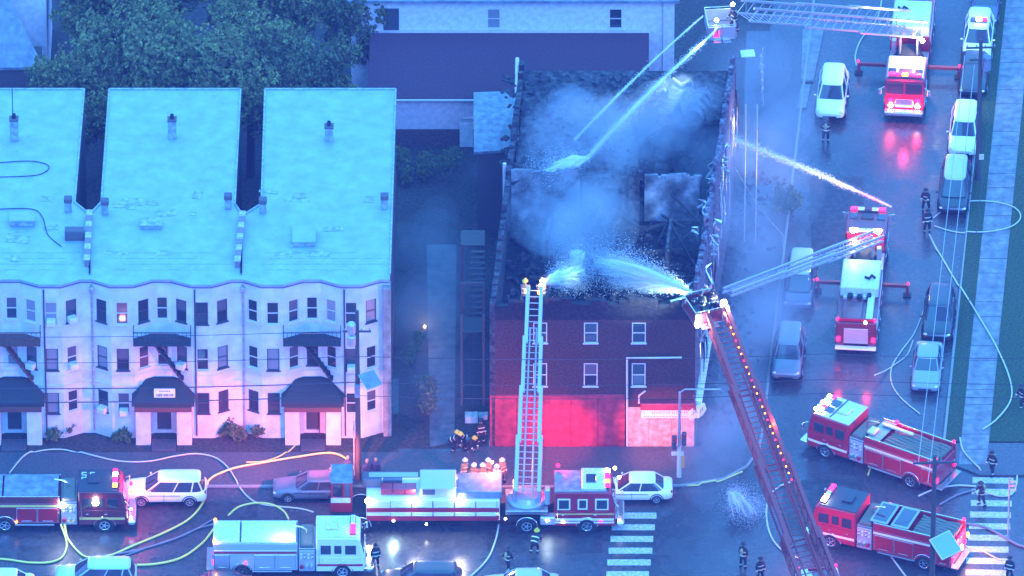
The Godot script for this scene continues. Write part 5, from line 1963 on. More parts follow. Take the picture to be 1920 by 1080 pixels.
	lamp_glow(ea, Vector3(0.3, 1.6, 1.5), Color(0.2, 0.25, 1.0), 3.0)
	warning_light(ea, "lens_blue", Vector3(0.3, 1.6, 1.38))
	warning_light(ea, "lens_blue", Vector3(-4.3, 2.2, 1.3))
	warning_light(ea, "lens_red", Vector3(-0.4, 2.8, 0.9), Vector3(0.3, 0.25, 0.3))
	lamp_glow(ea, Vector3(-0.4, 2.98, 0.9), Color(1.0, 0.1, 0.2), 2.0)
	warning_light(eb, "lens_red", Vector3(-4.55, 2.2, 0.0), Vector3(0.2, 0.25, 0.5))
	lamp_glow(eb, Vector3(-4.75, 2.2, 0), Color(1.0, 0.12, 0.35), 5.0)
	lamp_glow(eb, Vector3(0.5, 2.4, 1.9), Color(1.0, 0.15, 0.35), 4.0)
	warning_light(eb, "lens_red", Vector3(0.5, 2.4, 1.36), Vector3(0.2, 0.16, 0.1))
	warning_light(eb, "lens_amber", Vector3(-4.7, 1.8, 0.9), Vector3(0.2, 0.4, 0.2))
	warning_light(eb, "lens_white", Vector3(-4.75, 1.6, -0.2), Vector3(0.14, 0.5, 0.14))
	lamp_glow(eb, Vector3(-5.0, 1.6, 0.6), Color(1.0, 0.9, 0.75), 1.6)

	# platform truck halfway up the side street, its ladder turned left to the fire
	var t2 := tower_truck("ladder truck with a white deck box halfway up the side street", Vector3(21.85, 0, 1.05), AWAY, {"low": "paint_maroon", "high": "paint_red", "roof": "paint_maroon"})
	outriggers(t2, 0.4, 1.6)
	light_bar(t2, 3.1, 2.95, 1.0, ["lens_white", "lens_clear", "lens_clear", "lens_white"])
	for s in [-1.0, 1.0]:
		lamp_glow(t2, Vector3(2.6, 3.1, s * 0.8), Color(1.0, 0.97, 0.95), 1.4)
		lamp_glow(t2, Vector3(-9.3, 1.2, s * 0.9), Color(1.0, 0.1, 0.25), 1.2)
		warning_light(t2, "lens_white", Vector3(2.75, 3.05, s * 0.8), Vector3(0.22, 0.22, 0.22))
	lamp_glow(t2, Vector3(6.5, 3.0, 0), Color(1.0, 0.1, 0.3), 3.0)
	light_bar(t2, 5.55, 2.92, 1.1, ["lens_red", "lens_clear", "dark_trim", "lens_clear", "lens_red"])
	warning_light(t2, "lens_warm", Vector3(-6.7, 2.65, 0.6), Vector3(0.25, 0.25, 0.25))
	var inv := t2.transform.affine_inverse()
	ladder(t2, inv * Vector3(22.79, 3.4, -0.43), inv * Vector3(13.15, 8, 12.8), 0.85, 3, "ladder_white", 0.36, 0.12)
	warning_light(t2, "lens_white", inv * Vector3(21.33, 3.9, 0.55), Vector3(0.2, 0.2, 0.2))
	lamp_glow(t2, inv * Vector3(21.31, 4.2, 1), Color(0.9, 0.97, 1.0), 1.0)

	lamp_beam(t2, inv * Vector3(23.64, 3.3, -3.95), inv * Vector3(13.76, 7, -6.34), Color(1.0, 0.85, 0.75), 200.0, 16.0)
	# platform truck at the top of the picture
	var t3 := tower_truck("ladder truck facing the viewer at the top of the side street", Vector3(25.5, 0, -25.3), NEAR, {"low": "paint_red", "high": "paint_red", "roof": "roof_white"})
	outriggers(t3, 1.0, 2.0)
	light_bar(t3, 5.4, 2.92, 1.05, ["lens_red", "lens_red", "lens_amber", "lens_red", "lens_red"])
	for s in [-1.0, 1.0]:
		warning_light(t3, "lens_red", Vector3(6.08, 1.45, s * 0.85), Vector3(0.16, 0.3, 0.4))
		warning_light(t3, "lens_white", Vector3(6.1, 1.0, s * 0.85), Vector3(0.16, 0.22, 0.3))
		lamp_glow(t3, Vector3(6.5, 1.4, s * 0.85), Color(1.0, 0.15, 0.35), 1.3)
	lamp_glow(t3, Vector3(5.4, 3.3, 0), Color(1.0, 0.15, 0.4), 2.5)
	warning_light(t3, "lens_white", Vector3(2.2, 3.5, -0.9), Vector3(0.3, 0.3, 0.3))
	lamp_glow(t3, Vector3(2.5, 3.8, -0.9), Color(1.0, 0.9, 0.8), 6.0)
	var i3 := t3.transform.affine_inverse()
	ladder(t3, i3 * Vector3(25.64, 3.4, -24.22), i3 * Vector3(14.53, 10, -15.49), 1.7, 3, "ladder_grey", 1.1, 0.13)
	var b3 := bucket(t3, i3 * Vector3(13.1, 10, -14.13), 0.1 - NEAR, "ladder_grey")
	panel(b3, "red_panel", "lens_red", Vector3(-0.35, 0.5, 1.09), Vector3(0.35, 0.5, 0.05), 0.02)
	nozzle(b3, Vector3(-0.3, 1.1, 1.3), Vector3(-3.0, 0.2, 4.3))
	for q in [Vector3(0.9, 1.35, -0.9), Vector3(-0.3, 1.2, 0.6)]:
		warning_light(b3, "lens_white", q, Vector3(0.28, 0.28, 0.28))
		lamp_glow(b3, q + Vector3(0, 0.3, 0.25), Color(0.95, 0.98, 1.0), 0.5)
	lamp_beam(t3, i3 * Vector3(12.66, 11.2, -11.77), i3 * Vector3(4.96, 10.2, 0.69), Color(0.75, 0.93, 1.0), 220.0, 20.0)
	panel(b3, "tray", "roof_white", Vector3(1.6, -0.9, 1.4), Vector3(0.9, 0.08, 0.8), 0.02)

	# platform truck at the bottom, mostly out of the picture; its dark red ladder crosses the view
	var t4 := tower_truck("ladder truck at the bottom edge under the long dark red ladder", Vector3(19.1, 0, 39.9), -1.449, {"low": "paint_white", "high": "paint_red", "roof": "roof_black"})
	var i4 := t4.transform.affine_inverse()
	var tip: Vector3 = Vector3(12.19, 13.3, 22.72)
	ladder(t4, i4 * Vector3(19.0, 3.0, 40.3), i4 * tip, 2.2, 4, "ladder_red", 0.95, 0.24)
	var lower := Shape.new()
	var dir: Vector3 = (tip - Vector3(19.0, 3.0, 40.3)).normalized()
	var q0 := Vector3(19.0, 3.0, 40.3)
	for s in [-0.75, 0.75]:
		lower.tube([i4 * (q0 + Vector3(s, -0.2, 0)), i4 * (q0 + dir * 16.0 + Vector3(s * 0.75, -0.15, 0))], 0.12, 6)
	part("lift_cylinder", lower, "ladder_red", t4)
	panel(t4, "name_board", "roof_blue", i4 * (q0 + dir * 6.0 + Vector3(-1.02, 0.45, 0)), Vector3(3.2, 0.75, 0.06), 0.02, i4.basis * Basis(dir, dir.cross(Vector3.UP).normalized().cross(dir), dir.cross(Vector3.UP).normalized()))
	for i in 26:
		warning_light(t4, "lens_amber" if i % 3 else "lens_red", i4 * (q0.lerp(tip, 0.42 + i * 0.022) + Vector3(lerpf(0.62, 0.5, i / 26.0), 1.0 - 0.25 * i / 26.0, 0)), Vector3(0.1, 0.1, 0.1))
	lamp_glow(t4, i4 * (q0.lerp(tip, 0.6) + Vector3(0.9, 1.3, 0)), Color(1.0, 0.5, 0.2), 0.6)
	var b4 := bucket(t4, i4 * Vector3(11.54, 13.2, 22.57), 1.449 + 0.35, "paint_maroon")
	nozzle(b4, Vector3(-0.9, 1.2, -0.6), Vector3(-4.9, 0.3, -1.2))
	for q in [Vector3(1.15, 1.0, 0.5), Vector3(-0.8, 0.3, 1.2)]:
		warning_light(b4, "lens_white", q, Vector3(0.4, 0.4, 0.4))
		lamp_glow(b4, q + Vector3(0.25, 0.2, 0.25), Color(0.95, 1.0, 1.0), 4.0 if q.x > 0 else 1.5)
	lamp_beam(t4, i4 * Vector3(10.84, 14, 21.45), i4 * Vector3(5.56, 9.4, 11.48), Color(0.75, 0.95, 1.0), 260.0, 26.0)
	warning_light(b4, "lens_red", Vector3(-0.2, 0.2, 1.2), Vector3(0.2, 0.2, 0.2))
	for s in [-1.0, 1.0]:
		lamp_glow(t4, Vector3(-9.0, 2.0, s), Color(1.0, 0.15, 0.35), 2.0)


# the long ladder truck with its own rear cab
func tiller_truck() -> void:
	var o := thing("ladder_truck", "long white and red ladder truck with ladder raised to the burnt building's front wall", "ladder truck", Vector3(-2.2, 0, 25.4), 0.0, "fire trucks at the scene")
	var half := 1.25
	cab(o, 4.75, 8.5, half, "paint_red", "paint_red", "roof_blue", 2.95)
	for s in [-1.0, 1.0]:
		panel(o, "stripe", "stripe_white", Vector3(6.6, 0.8, s * (half + 0.012)), Vector3(3.6, 0.12, 0.02), 0.004)
		panel(o, "stripe", "stripe_gold", Vector3(6.6, 1.42, s * (half + 0.012)), Vector3(3.6, 0.08, 0.02), 0.004)
	panel(o, "raised_roof", "roof_white", Vector3(7.15, 3.1, 0), Vector3(1.5, 0.26, half * 2 - 0.3), 0.06)
	panel(o, "roof_hatch", "glass_dark", Vector3(7.0, 3.26, 0.1), Vector3(0.6, 0.06, 0.9), 0.02)
	light_bar(o, 8.0, 3.2, 0.95, ["lens_white", "lens_red", "lens_red", "lens_amber", "lens_red"])
	panel(o, "tractor_frame", "under", Vector3(4.3, 0.65, 0), Vector3(8.4, 0.4, 1.5), 0.04)
	axle(o, 6.75, half)
	axle(o, 3.1, half, 0.52, "galvanised")
	panel(o, "fuel_tank", "shutter", Vector3(4.4, 0.85, half - 0.3), Vector3(1.0, 0.6, 0.6), 0.08)
	# turntable over the rear axle of the tractor
	panel(o, "turntable_deck", "tread_plate", Vector3(3.1, 1.45, 0), Vector3(2.6, 0.3, half * 2 - 0.1), 0.04)
	var t := Shape.new()
	t.lathe(Vector3(3.1, 1.6, 0), Vector3.UP, [[1.2, 0.0], [1.2, 0.16], [0.95, 0.25], [0.8, 0.5], [0.0, 0.52]], 24)
	part("turntable", t, "ladder_grey", o)
	for s in [-1.0, 1.0]:
		panel(o, "turntable_cheek", "ladder_white", Vector3(3.1 + s * 0.78, 2.3, 0.1), Vector3(0.12, 1.1, 1.0), 0.03)
	panel(o, "control_stand", "shutter", Vector3(4.35, 2.2, 0.4), Vector3(0.35, 1.1, 0.5), 0.05)
	# trailer
	panel(o, "trailer_body", "paint_white", Vector3(-2.6, 1.65, 0), Vector3(8.1, 1.5, half * 2), 0.05)
	for s in [-1.0, 1.0]:
		panel(o, "stripe", "stripe_red", Vector3(-2.6, 1.72, s * (half + 0.01)), Vector3(8.05, 0.3, 0.025), 0.004)
		panel(o, "stripe", "stripe_red", Vector3(-2.6, 1.12, s * (half + 0.01)), Vector3(8.05, 0.34, 0.025), 0.004)
	side_doors(o, -5.2, 1.3, 1.28, 1.54, half, 5, "paint_white")
	side_doors(o, -5.2, 1.3, 1.9, 2.35, half, 5, "paint_white")
	panel(o, "trailer_frame", "under", Vector3(-3.8, 0.75, 0), Vector3(10.2, 0.35, 1.7), 0.04)
	for k in 3:
		panel(o, "side_locker", "paint_red", Vector3(-5.4 + k * 0.72, 2.66, 0.35), Vector3(0.7, 0.42, 0.7), 0.03)
	panel(o, "deck_cover", "paint_silver", Vector3(-2.3, 2.75, -0.1), Vector3(2.2, 0.7, 2.0), 0.05)
	panel(o, "deck_window", "glass_curtain", Vector3(-2.85, 2.8, 0.91), Vector3(0.75, 0.4, 0.03), 0.01)
	panel(o, "deck_cover", "roof_blue", Vector3(0.25, 2.65, 0), Vector3(2.7, 0.5, 2.1), 0.05)
	for k in 2:
		panel(o, "glass_case", "glass_curtain", Vector3(-6.3 + k * 1.25, 2.72, -0.55), Vector3(1.15, 0.6, 0.9), 0.03)
	panel(o, "spare_ladder", "ladder_white", Vector3(-5.0, 3.04, -0.6), Vector3(3.0, 0.08, 0.45), 0.02)
	axle(o, -7.0, half)
	panel(o, "rear_chassis", "under", Vector3(-7.4, 1.0, 0), Vector3(2.6, 0.4, 1.8), 0.05)
	# rear steering cab
	panel(o, "rear_cab", "paint_red", Vector3(-8.15, 1.75, -0.15), Vector3(1.3, 1.1, 1.9), 0.06)
	panel(o, "rear_cab_roof", "roof_blue", Vector3(-8.15, 3.42, -0.15), Vector3(1.36, 0.14, 2.0), 0.05)
	for x in [-8.74, -8.05, -7.56]:
		for z in [-1.02, 0.74]:
			panel(o, "cab_post", "paint_red", Vector3(x, 2.8, z), Vector3(0.13, 1.2, 0.13), 0.02)
	panel(o, "rear_cab_window", "glass_dark", Vector3(-8.4, 2.82, 0.75), Vector3(0.56, 0.95, 0.03), 0.01)
	panel(o, "rear_cab_window", "glass_curtain", Vector3(-7.8, 2.82, 0.75), Vector3(0.4, 0.95, 0.03), 0.01)
	panel(o, "rear_cab_window", "glass_dark", Vector3(-7.54, 2.82, -0.14), Vector3(0.03, 1.0, 1.6), 0.01)
	panel(o, "rear_cab_panel", "siding_white", Vector3(-8.2, 2.12, 0.82), Vector3(1.2, 0.36, 0.05), 0.02)
	# lamps
	for x in [-6.55, -3.75, -1.0]:
		warning_light(o, "lens_white", Vector3(x, 2.5, half + 0.14), Vector3(0.38, 0.36, 0.26))
		lamp_beam(o, Vector3(x, 2.5, half + 0.3), Vector3(x, 0.0, half + 3.6), Color(1.0, 0.94, 0.88), 7.0, 78.0)
	for q in [Vector3(-5.0, 0.95, 1.3), Vector3(4.35, 0.95, 1.3), Vector3(5.3, 0.85, 1.3), Vector3(-3.0, 0.7, 1.3), Vector3(1.8, 1.1, 1.3)]:
		warning_light(o, "lens_white", q, Vector3(0.14, 0.14, 0.12))
	lamp_beam(o, Vector3(-5.0, 0.95, 1.4), Vector3(-5.0, 0.0, 3.2), Color(0.8, 1.0, 1.0), 5.0, 70.0)
	lamp_beam(o, Vector3(4.35, 0.95, 1.4), Vector3(4.35, 0.0, 3.0), Color(0.9, 1.0, 1.0), 2.0, 70.0)
	lamp_glow(o, Vector3(1.0, 3.2, -1.7), Color(1.0, 0.5, 0.45), 14.0)
	warning_light(o, "lens_warm", Vector3(1.0, 3.2, -1.7), Vector3(0.2, 0.2, 0.2))
	panel(o, "lamp_mast", "dark_trim", Vector3(1.0, 2.7, -1.7), Vector3(0.06, 0.9, 0.06), 0.01)
	panel(o, "lamp_bracket", "dark_trim", Vector3(1.0, 2.3, -1.4), Vector3(0.06, 0.06, 0.65), 0.01)
	lamp_glow(o, Vector3(5.0, 3.5, -1.6), Color(1.0, 0.12, 0.28), 3.0)
	lamp_beam(o, Vector3(5.0, 3.3, -1.36), Vector3(5.4, 1.3, -7.9), Color(1.0, 0.1, 0.18), 110.0, 22.0)
	lamp_beam(o, Vector3(5.0, 3.3, -1.36), Vector3(2.6, 1.0, -7.9), Color(1.0, 0.2, 0.3), 34.0, 42.0)
	lamp_beam(o, Vector3(8.45, 3.25, -1.16), Vector3(11.4, 1.6, -7.9), Color(1.0, 0.42, 0.42), 120.0, 26.0)
	warning_light(o, "lens_red", Vector3(5.0, 3.3, -1.2), Vector3(0.25, 0.25, 0.25))
	warning_light(o, "lens_warm", Vector3(8.45, 3.25, -1.0), Vector3(0.25, 0.25, 0.25))
	warning_light(o, "lens_red", Vector3(-8.8, 3.2, -0.9), Vector3(0.2, 0.25, 0.2))
	lamp_glow(o, Vector3(-8.9, 3.3, -1.3), Color(1.0, 0.4, 0.5), 3.0)
	lamp_beam(o, Vector3(-8.8, 3.2, -1.06), Vector3(-6.5, 0.8, -8.6), Color(1.0, 0.5, 0.45), 170.0, 30.0)
	lamp_beam(o, Vector3(-8.8, 3.2, -1.06), Vector3(-11.5, 0.8, -8.6), Color(1.0, 0.36, 0.55), 140.0, 34.0)
	lamp_beam(o, Vector3(-8.8, 3.2, -1.06), Vector3(-19.5, 0.8, -8.6), Color(1.0, 0.34, 0.55), 280.0, 30.0)
	warning_light(o, "lens_white", Vector3(8.72, 2.5, -1.1), Vector3(0.2, 0.2, 0.2))
	warning_light(o, "lens_red", Vector3(7.6, 0.9, 1.3))
	# ladder to the top of the front wall, with white rails
	var a := Vector3(3.15, 2.3, 0.25)
	var b: Vector3 = Vector3(1.4, 11.6, 17.2) - o.position
	ladder(o, a, b, 1.4, 4, "ladder_white", 0.6, 0.21)
	nozzle(o, b + Vector3(0.25, 0.3, 0.1), b + Vector3(3.0, -0.2, -3.0))
	warning_light(o, "lens_warm", b + Vector3(0.3, 0.25, 0.1), Vector3(0.2, 0.2, 0.2))
	lamp_glow(o, b + Vector3(0.4, 0.6, 0.2), Color(1.0, 0.75, 0.5), 2.0)
	lamp_beam(o, b + Vector3(0.4, 0.5, -0.1), b + Vector3(3.6, -1.6, -3.4), Color(0.85, 0.95, 1.0), 120.0, 34.0)
	warning_light(o, "lens_amber", b + Vector3(0.25, -0.2, 0.2), Vector3(0.22, 0.3, 0.2))
	warning_light(o, "lens_amber", b + Vector3(-0.55, -0.1, 0.2), Vector3(0.2, 0.3, 0.2))


func the_street_things() -> void:
	# poles and wires
	var pl := utility_pole("wooden pole with transformer and tilted panel in front of the row houses", Vector3(-9.39, 0, 21.16), 12.6, [[11.2, 1.7, 0.0]])
	var s := Shape.new()
	for k in 2:
		s.lathe(Vector3(-0.34, 10.2 + 0.9 * k, 0.15), Vector3.UP, [[0.0, 0.0], [0.26, 0.02], [0.28, 0.1], [0.28, 0.62], [0.2, 0.72], [0.0, 0.74]], 14)
	part("transformer", s, "galvanised", pl)
	var sp := panel(pl, "solar_panel", "solar_back", Vector3(0.78, 7.75, 0.3), Vector3(1.15, 0.06, 1.15), 0.02, Basis.from_euler(Vector3(0.5, 0.6, 0.0)))
	panel(sp, "panel_face", "roof_blue", Vector3(0, 0.04, 0), Vector3(1.05, 0.02, 1.05), 0.01)
	panel(pl, "meter_box", "roof_blue", Vector3(-0.02, 6.9, 0.28), Vector3(0.34, 0.9, 0.22), 0.03)
	s = Shape.new()
	s.tube([Vector3(-0.25, 0.5, 0.05), Vector3(-0.25, 4.5, 0.05)], 0.05, 6)
	part("cable_guard", s, "flashing", pl)
	var pb := utility_pole("dark wooden pole with double crossarm in front of the black roofed engine", Vector3(25.33, 0, 33.1), 10.2, [[9.8, 2.6, 0.05]])
	var sb := panel(pb, "solar_panel", "white_trim", Vector3(0.75, 4.0, 0.5), Vector3(1.5, 0.08, 1.5), 0.02, Basis.from_euler(Vector3(0.55, 0.65, 0.1)))
	panel(sb, "panel_face", "solar_back", Vector3(0, 0.05, 0), Vector3(1.36, 0.03, 1.36), 0.01)
	panel(sb, "control_box", "galvanised", Vector3(0.2, -0.16, 0.6), Vector3(0.5, 0.24, 0.3), 0.03)
	var pt := utility_pole("dark wooden pole with crossarm at the right kerb of the side street", Vector3(29.47, 0, -12.19), 10.6, [[10.1, 1.9, 0.05], [9.2, 1.4, 0.05]])
	s = Shape.new()
	s.lathe(Vector3(0.38, 8.4, 0.1), Vector3.UP, [[0.0, 0.0], [0.28, 0.02], [0.3, 0.1], [0.3, 0.95], [0.2, 1.05], [0.0, 1.06]], 14)
	part("transformer", s, "roof_blue", pt)
	panel(pt, "marker_plate", "white_trim", Vector3(0.2, 1.9, 0.2), Vector3(0.3, 0.4, 0.05), 0.01)
	var pbx: Vector3 = pb.position
	var ptx: Vector3 = pt.position
	for k in 4:
		wire(["lilac cable nearest the kerb, running down the side street", "second cable from the kerb along the side street", "third cable from the kerb along the side street", "outermost cable along the side street, over the pavement"][k], [ptx + Vector3(-1.0 + k * 0.62, 9.4 - 0.7 * (k % 2), 0), pbx + Vector3(-1.0 + k * 0.62, 9.6 - 1.2 * (k % 2), 0.2)], 0.022, "galvanised" if k < 2 else "wire")
	var plx: Vector3 = pl.position
	var hs := [11.3, 9.4, 7.5, 6.5]
	for k in 4:
		wire(["uppermost thin wire in front of the row houses", "thin wire crossing the middle windows of the row houses", "thick cable just above the entrance awnings", "cable at the height of the awning eaves"][k], [Vector3(-46, hs[k] - 0.1, plx.z + 0.2), plx + Vector3(0, hs[k], 0.2)], 0.035 if k > 1 else 0.018)
		if k != 0:
			wire(["", "wire from the row house pole across the red front", "cable from the row house pole past the corner sign", "lower cable from the row house pole over the street"][k], [plx + Vector3(0, hs[k], 0.2), Vector3(19.0, hs[k] - 0.4, 20.5), Vector3(44.0, hs[k] - 0.2, 21.0)], 0.02)
	# traffic signal at the corner of the burnt building
	var ts := thing("traffic_signal", "traffic signal post with two heads in front of the corner shop", "traffic light", Vector3(10.21, 0, 20.82), 0.0, "traffic lights")
	s = Shape.new()
	s.tube([Vector3.ZERO, Vector3(0, 2.4, 0)], [0.16, 0.13], 10)
	part("post_base", s, "white_trim", ts)
	s = Shape.new()
	s.tube([Vector3(0, 2.4, 0), Vector3(0, 6.4, 0)], [0.1, 0.08], 10)
	s.tube([Vector3(0, 6.35, 0), Vector3(0.3, 6.6, 0), Vector3(2.5, 6.6, 0)], 0.05, 7)
	part("post", s, "galvanised", ts)
	for q in [[-0.3, 2.75], [0.28, 3.0]]:
		var hd := panel(ts, "signal_head", "dark_trim", Vector3(q[0], q[1], 0.1), Vector3(0.3, 0.95, 0.25), 0.04)
		for k in 3:
			s = Shape.new()
			s.lathe(Vector3(0, 0.3 - 0.3 * k, 0.125), Vector3.BACK, [[0.11, 0.0], [0.11, 0.1], [0.09, 0.1], [0.08, 0.02], [0.0, 0.03]], 10)
			part("signal_lens", s, "lens_red_off" if k == 0 else "dark_trim", hd)
	panel(ts, "button_box", "lens_amber_off", Vector3(0.22, 1.3, 0.05), Vector3(0.22, 0.9, 0.2), 0.03)
	panel(ts, "sign", "white_trim", Vector3(-0.1, 1.95, 0.16), Vector3(0.75, 0.3, 0.03), 0.01)
	var sr := thing("sign_post", "slim pale post with striped plates beside the right crosswalk", "sign post", Vector3(30.12, 0, 27.34))
	s = Shape.new()
	s.tube([Vector3.ZERO, Vector3(0, 4.6, 0)], 0.06, 8)
	part("post", s, "flashing", sr)
	for k in 3:
		panel(sr, "plate", "tape" if k % 2 else "white_trim", Vector3(0.24, 4.3 - 0.3 * k, 0.02), Vector3(0.36, 0.18, 0.03), 0.01)
	# barrier tape with alternating pieces
	var bt := thing("barrier_tape", "sagging striped barrier tape by the scorched bush", "barrier tape")
	var p0: Vector3 = Vector3(14.03, 1.1, -12.24)
	var p1: Vector3 = Vector3(17, 1, -4.5)
	for i in 22:
		var t := (i + 0.5) / 22.0
		var q := p0.lerp(p1, t) - Vector3(0, 1.6 * t * (1 - t), 0)
		panel(bt, "tape_piece", "tape_white" if i % 2 else "tape", q, Vector3(p0.distance_to(p1) / 22.0, 0.09, 0.012), 0.0, Basis(Vector3.UP, atan2(-(p1 - p0).z, (p1 - p0).x)))
	for e in [p0, p1]:
		panel(bt, "stake", "white_trim", Vector3(e.x, 0.55, e.z), Vector3(0.05, 1.15, 0.05), 0.01)
	# leaning fence and rubbish in the lot
	var lf := thing("lot_fence", "broken pale fence in the lot beside the burnt building", "fence")
	for i in 16:
		panel(lf, "picket", "siding_pink" if i % 4 else "flashing", Vector3(16, 0, -20.39).lerp(Vector3(15.97, 0, -25.08), i / 15.0) + Vector3(0, 0.8, 0), Vector3(0.05, 1.6 - 0.3 * (i % 3), 0.2), 0.01, Basis(Vector3.BACK, 0.12 * sin(i * 2.0)))
	# rubble at the foot of the side wall
	var rb := Shape.new()
	var r := RandomNumberGenerator.new()
	r.seed = 9
	for i in 420:
		var t := r.randf()
		var c: Vector3 = Vector3(12.14, 0, 15.25).lerp(Vector3(14.86, 0, -12.68), t) + Vector3(r.randfn(0.0, 0.8), 0, r.randfn(0.0, 0.5))
		rb.box(c + Vector3(0, 0.12, 0), Vector3(r.randf_range(0.08, 0.5), r.randf_range(0.05, 0.3), r.randf_range(0.08, 0.4)), 0.0, Basis.from_euler(Vector3(r.randf(), r.randf() * 6.0, r.randf())))
	tag(part("rubble", rb, "char_wall"), "scattered rubble along the foot of the burnt side wall", "rubble", "", "stuff")
	# white boxes and gear at the alley mouth
	for q in [[884, 780, 0.5, "white crate by the alley mouth, the larger one"], [905, 765, 0.35, "white bag standing at the corner of the red front"], [925, 828, 0.3, "small pale sign board against the red front"]]:
		var b := thing("crate", q[3], "crate", [Vector3(-2.49, 0, 14.68), Vector3(-1.77, 0, 14.39), Vector3(-1.15, 0, 17.33)][0 if q[0] == 884 else 1 if q[0] == 905 else 2])
		panel(b, "box", "siding_white", Vector3(0, q[2] * 0.5, 0), Vector3(q[2] * 1.6, q[2], q[2] * 1.1), 0.04)
		panel(b, "lid", "flashing", Vector3(0, q[2] * 1.03, 0), Vector3(q[2] * 1.66, q[2] * 0.1, q[2] * 1.16), 0.02)
	var wl := thing("work_lamp", "small glowing work lamp in the smoky alley", "lamp", Vector3(-5.47, 0, 5.92))
	s = Shape.new()
	s.tube([Vector3.ZERO, Vector3(0, 1.1, 0)], 0.04, 6)
	part("stand", s, "dark_trim", wl)
	s = Shape.new()
	s.lathe(Vector3(0, 1.0, 0), Vector3(0.3, 0.6, 0.6), [[0.05, 0.0], [0.16, 0.16], [0.14, 0.17], [0.0, 0.15]], 10)
	part("head", s, "dark_trim", wl)
	warning_light(wl, "lens_warm", Vector3(0.05, 1.2, 0.14), Vector3(0.2, 0.2, 0.2))
	lamp_glow(wl, Vector3(0.08, 1.4, 0.3), Color(1.0, 0.8, 0.45), 0.35)
	# hydrant where water shoots over the street
	var hy := thing("fire_hydrant", "fire hydrant in the spray on the corner kerb", "hydrant", Vector3(13.92, 0, 23.55))
	s = Shape.new()
	s.lathe(Vector3.ZERO, Vector3.UP, [[0.0, 0.0], [0.17, 0.0], [0.17, 0.06], [0.12, 0.08], [0.11, 0.5], [0.14, 0.52], [0.13, 0.6], [0.08, 0.7], [0.03, 0.74], [0.0, 0.76]], 14)
	s.lathe(Vector3(0, 0.42, 0.1), Vector3.BACK, [[0.07, 0.0], [0.07, 0.1], [0.0, 0.1]], 10)
	part("barrel", s, "iron", hy)
	# hoses
	hose("lilac hose winding from the left engine past the white car", [Vector3(-30.73, 0, 20.54), Vector3(-29.91, 0, 18.71), Vector3(-28.95, 0, 17.96), Vector3(-27.48, 0, 17.84), Vector3(-25.83, 0, 18.59), Vector3(-24.01, 0, 19.28), Vector3(-22.21, 0, 19.28), Vector3(-20.59, 0, 18.71), Vector3(-19.29, 0, 18.48), Vector3(-18.14, 0, 18.93), Vector3(-17.3, 0, 20.14), Vector3(-16.72, 0, 21.68), Vector3(-16.01, 0, 23.04), Vector3(-15.12, 0, 23.72), Vector3(-13, 0, 24.12), Vector3(-12.08, 0, 24.52)], "hose_white", 0.05)
	hose("yellow hose from the left engine curving up to the rear cab", [Vector3(-27.18, 0.6, 26.67), Vector3(-26.98, 0, 27.34), Vector3(-26.36, 0, 28.63), Vector3(-25.7, 0, 29.3), Vector3(-24.41, 0, 29.14), Vector3(-22.98, 0, 28.07), Vector3(-21.07, 0, 26.66), Vector3(-19.64, 0, 25.25), Vector3(-18.86, 0, 23.55), Vector3(-18.7, 0, 22.02), Vector3(-18.42, 0, 21.16), Vector3(-17.78, 0, 20.54), Vector3(-16.81, 0, 19.96), Vector3(-15.03, 0, 19.39), Vector3(-13.07, 0, 18.82), Vector3(-11.28, 0, 18.42), Vector3(-10.29, 0, 18.88), Vector3(-9.73, 0, 20.08)], "hose_yellow", 0.07)
	hose("pale hose leaving the left edge at the bottom", [Vector3(-31.41, 0, 29.42), Vector3(-30.37, 0, 29.58), Vector3(-29.23, 0, 29.86), Vector3(-27.94, 0, 29.81), Vector3(-27.22, 0, 29.19), Vector3(-27.03, 0, 27.79), Vector3(-27.41, 0.6, 26.67)], "hose_yellow", 0.065)
	hose("thick pale hose curving to the tail of the white pumper", [Vector3(-23.41, 0, 30.14), Vector3(-21.64, 0, 30.03), Vector3(-20.04, 0, 29.36), Vector3(-18.78, 0, 27.79), Vector3(-18.09, 0, 26.27), Vector3(-17.73, 0.4, 26.27)], "hose_yellow", 0.075)
	hose("yellow hose arching behind the white pumper", [Vector3(-17.24, 1, 26.28), Vector3(-16.61, 0.9, 25.24), Vector3(-15.58, 0.9, 24.84), Vector3(-14.6, 0.9, 25.01), Vector3(-13.88, 0.9, 25.69), Vector3(-13.57, 0.9, 26.54)], "hose_yellow", 0.06)
	hose("thin hose from the pavement to the yellow hose", [Vector3(-13.1, 0, 16.98), Vector3(-13.58, 0, 17.84), Vector3(-14.22, 0, 18.71), Vector3(-15.19, 0, 19.28), Vector3(-16.27, 0, 19.39)], "hose_yellow", 0.045)
	hose("flat dark hoses crossing the street behind the left engine", [Vector3(-25.21, 0, 29.25), Vector3(-22.96, 0, 28.63), Vector3(-20.73, 0, 27.51), Vector3(-19.13, 0, 26.27), Vector3(-18.1, 0, 25.82)], "hose_dark", 0.06)
	hose("second flat dark hose beside the yellow one", [Vector3(-23.6, 0, 29.19), Vector3(-21.37, 0, 27.79), Vector3(-19.77, 0, 26.83), Vector3(-18.18, 0, 25.25)], "hose_dark", 0.05)
	hose("hose hanging from the trailer to the bottom edge", [Vector3(-0.81, 0, 25.82), Vector3(-0.97, 0, 27.34), Vector3(-1.42, 0, 29.3), Vector3(-2.26, 0, 30.93), Vector3(-2.9, 0, 31.82)], "hose_white", 0.06)
	hose("cream hose along the corner kerb towards the hydrant", [Vector3(8.96, 0, 21.73), Vector3(10.1, 0, 21.68), Vector3(11.41, 0, 21.62), Vector3(12.55, 0, 21.28), Vector3(13.37, 0, 20.71), Vector3(14.1, 0, 20.19)], "hose_yellow", 0.055)
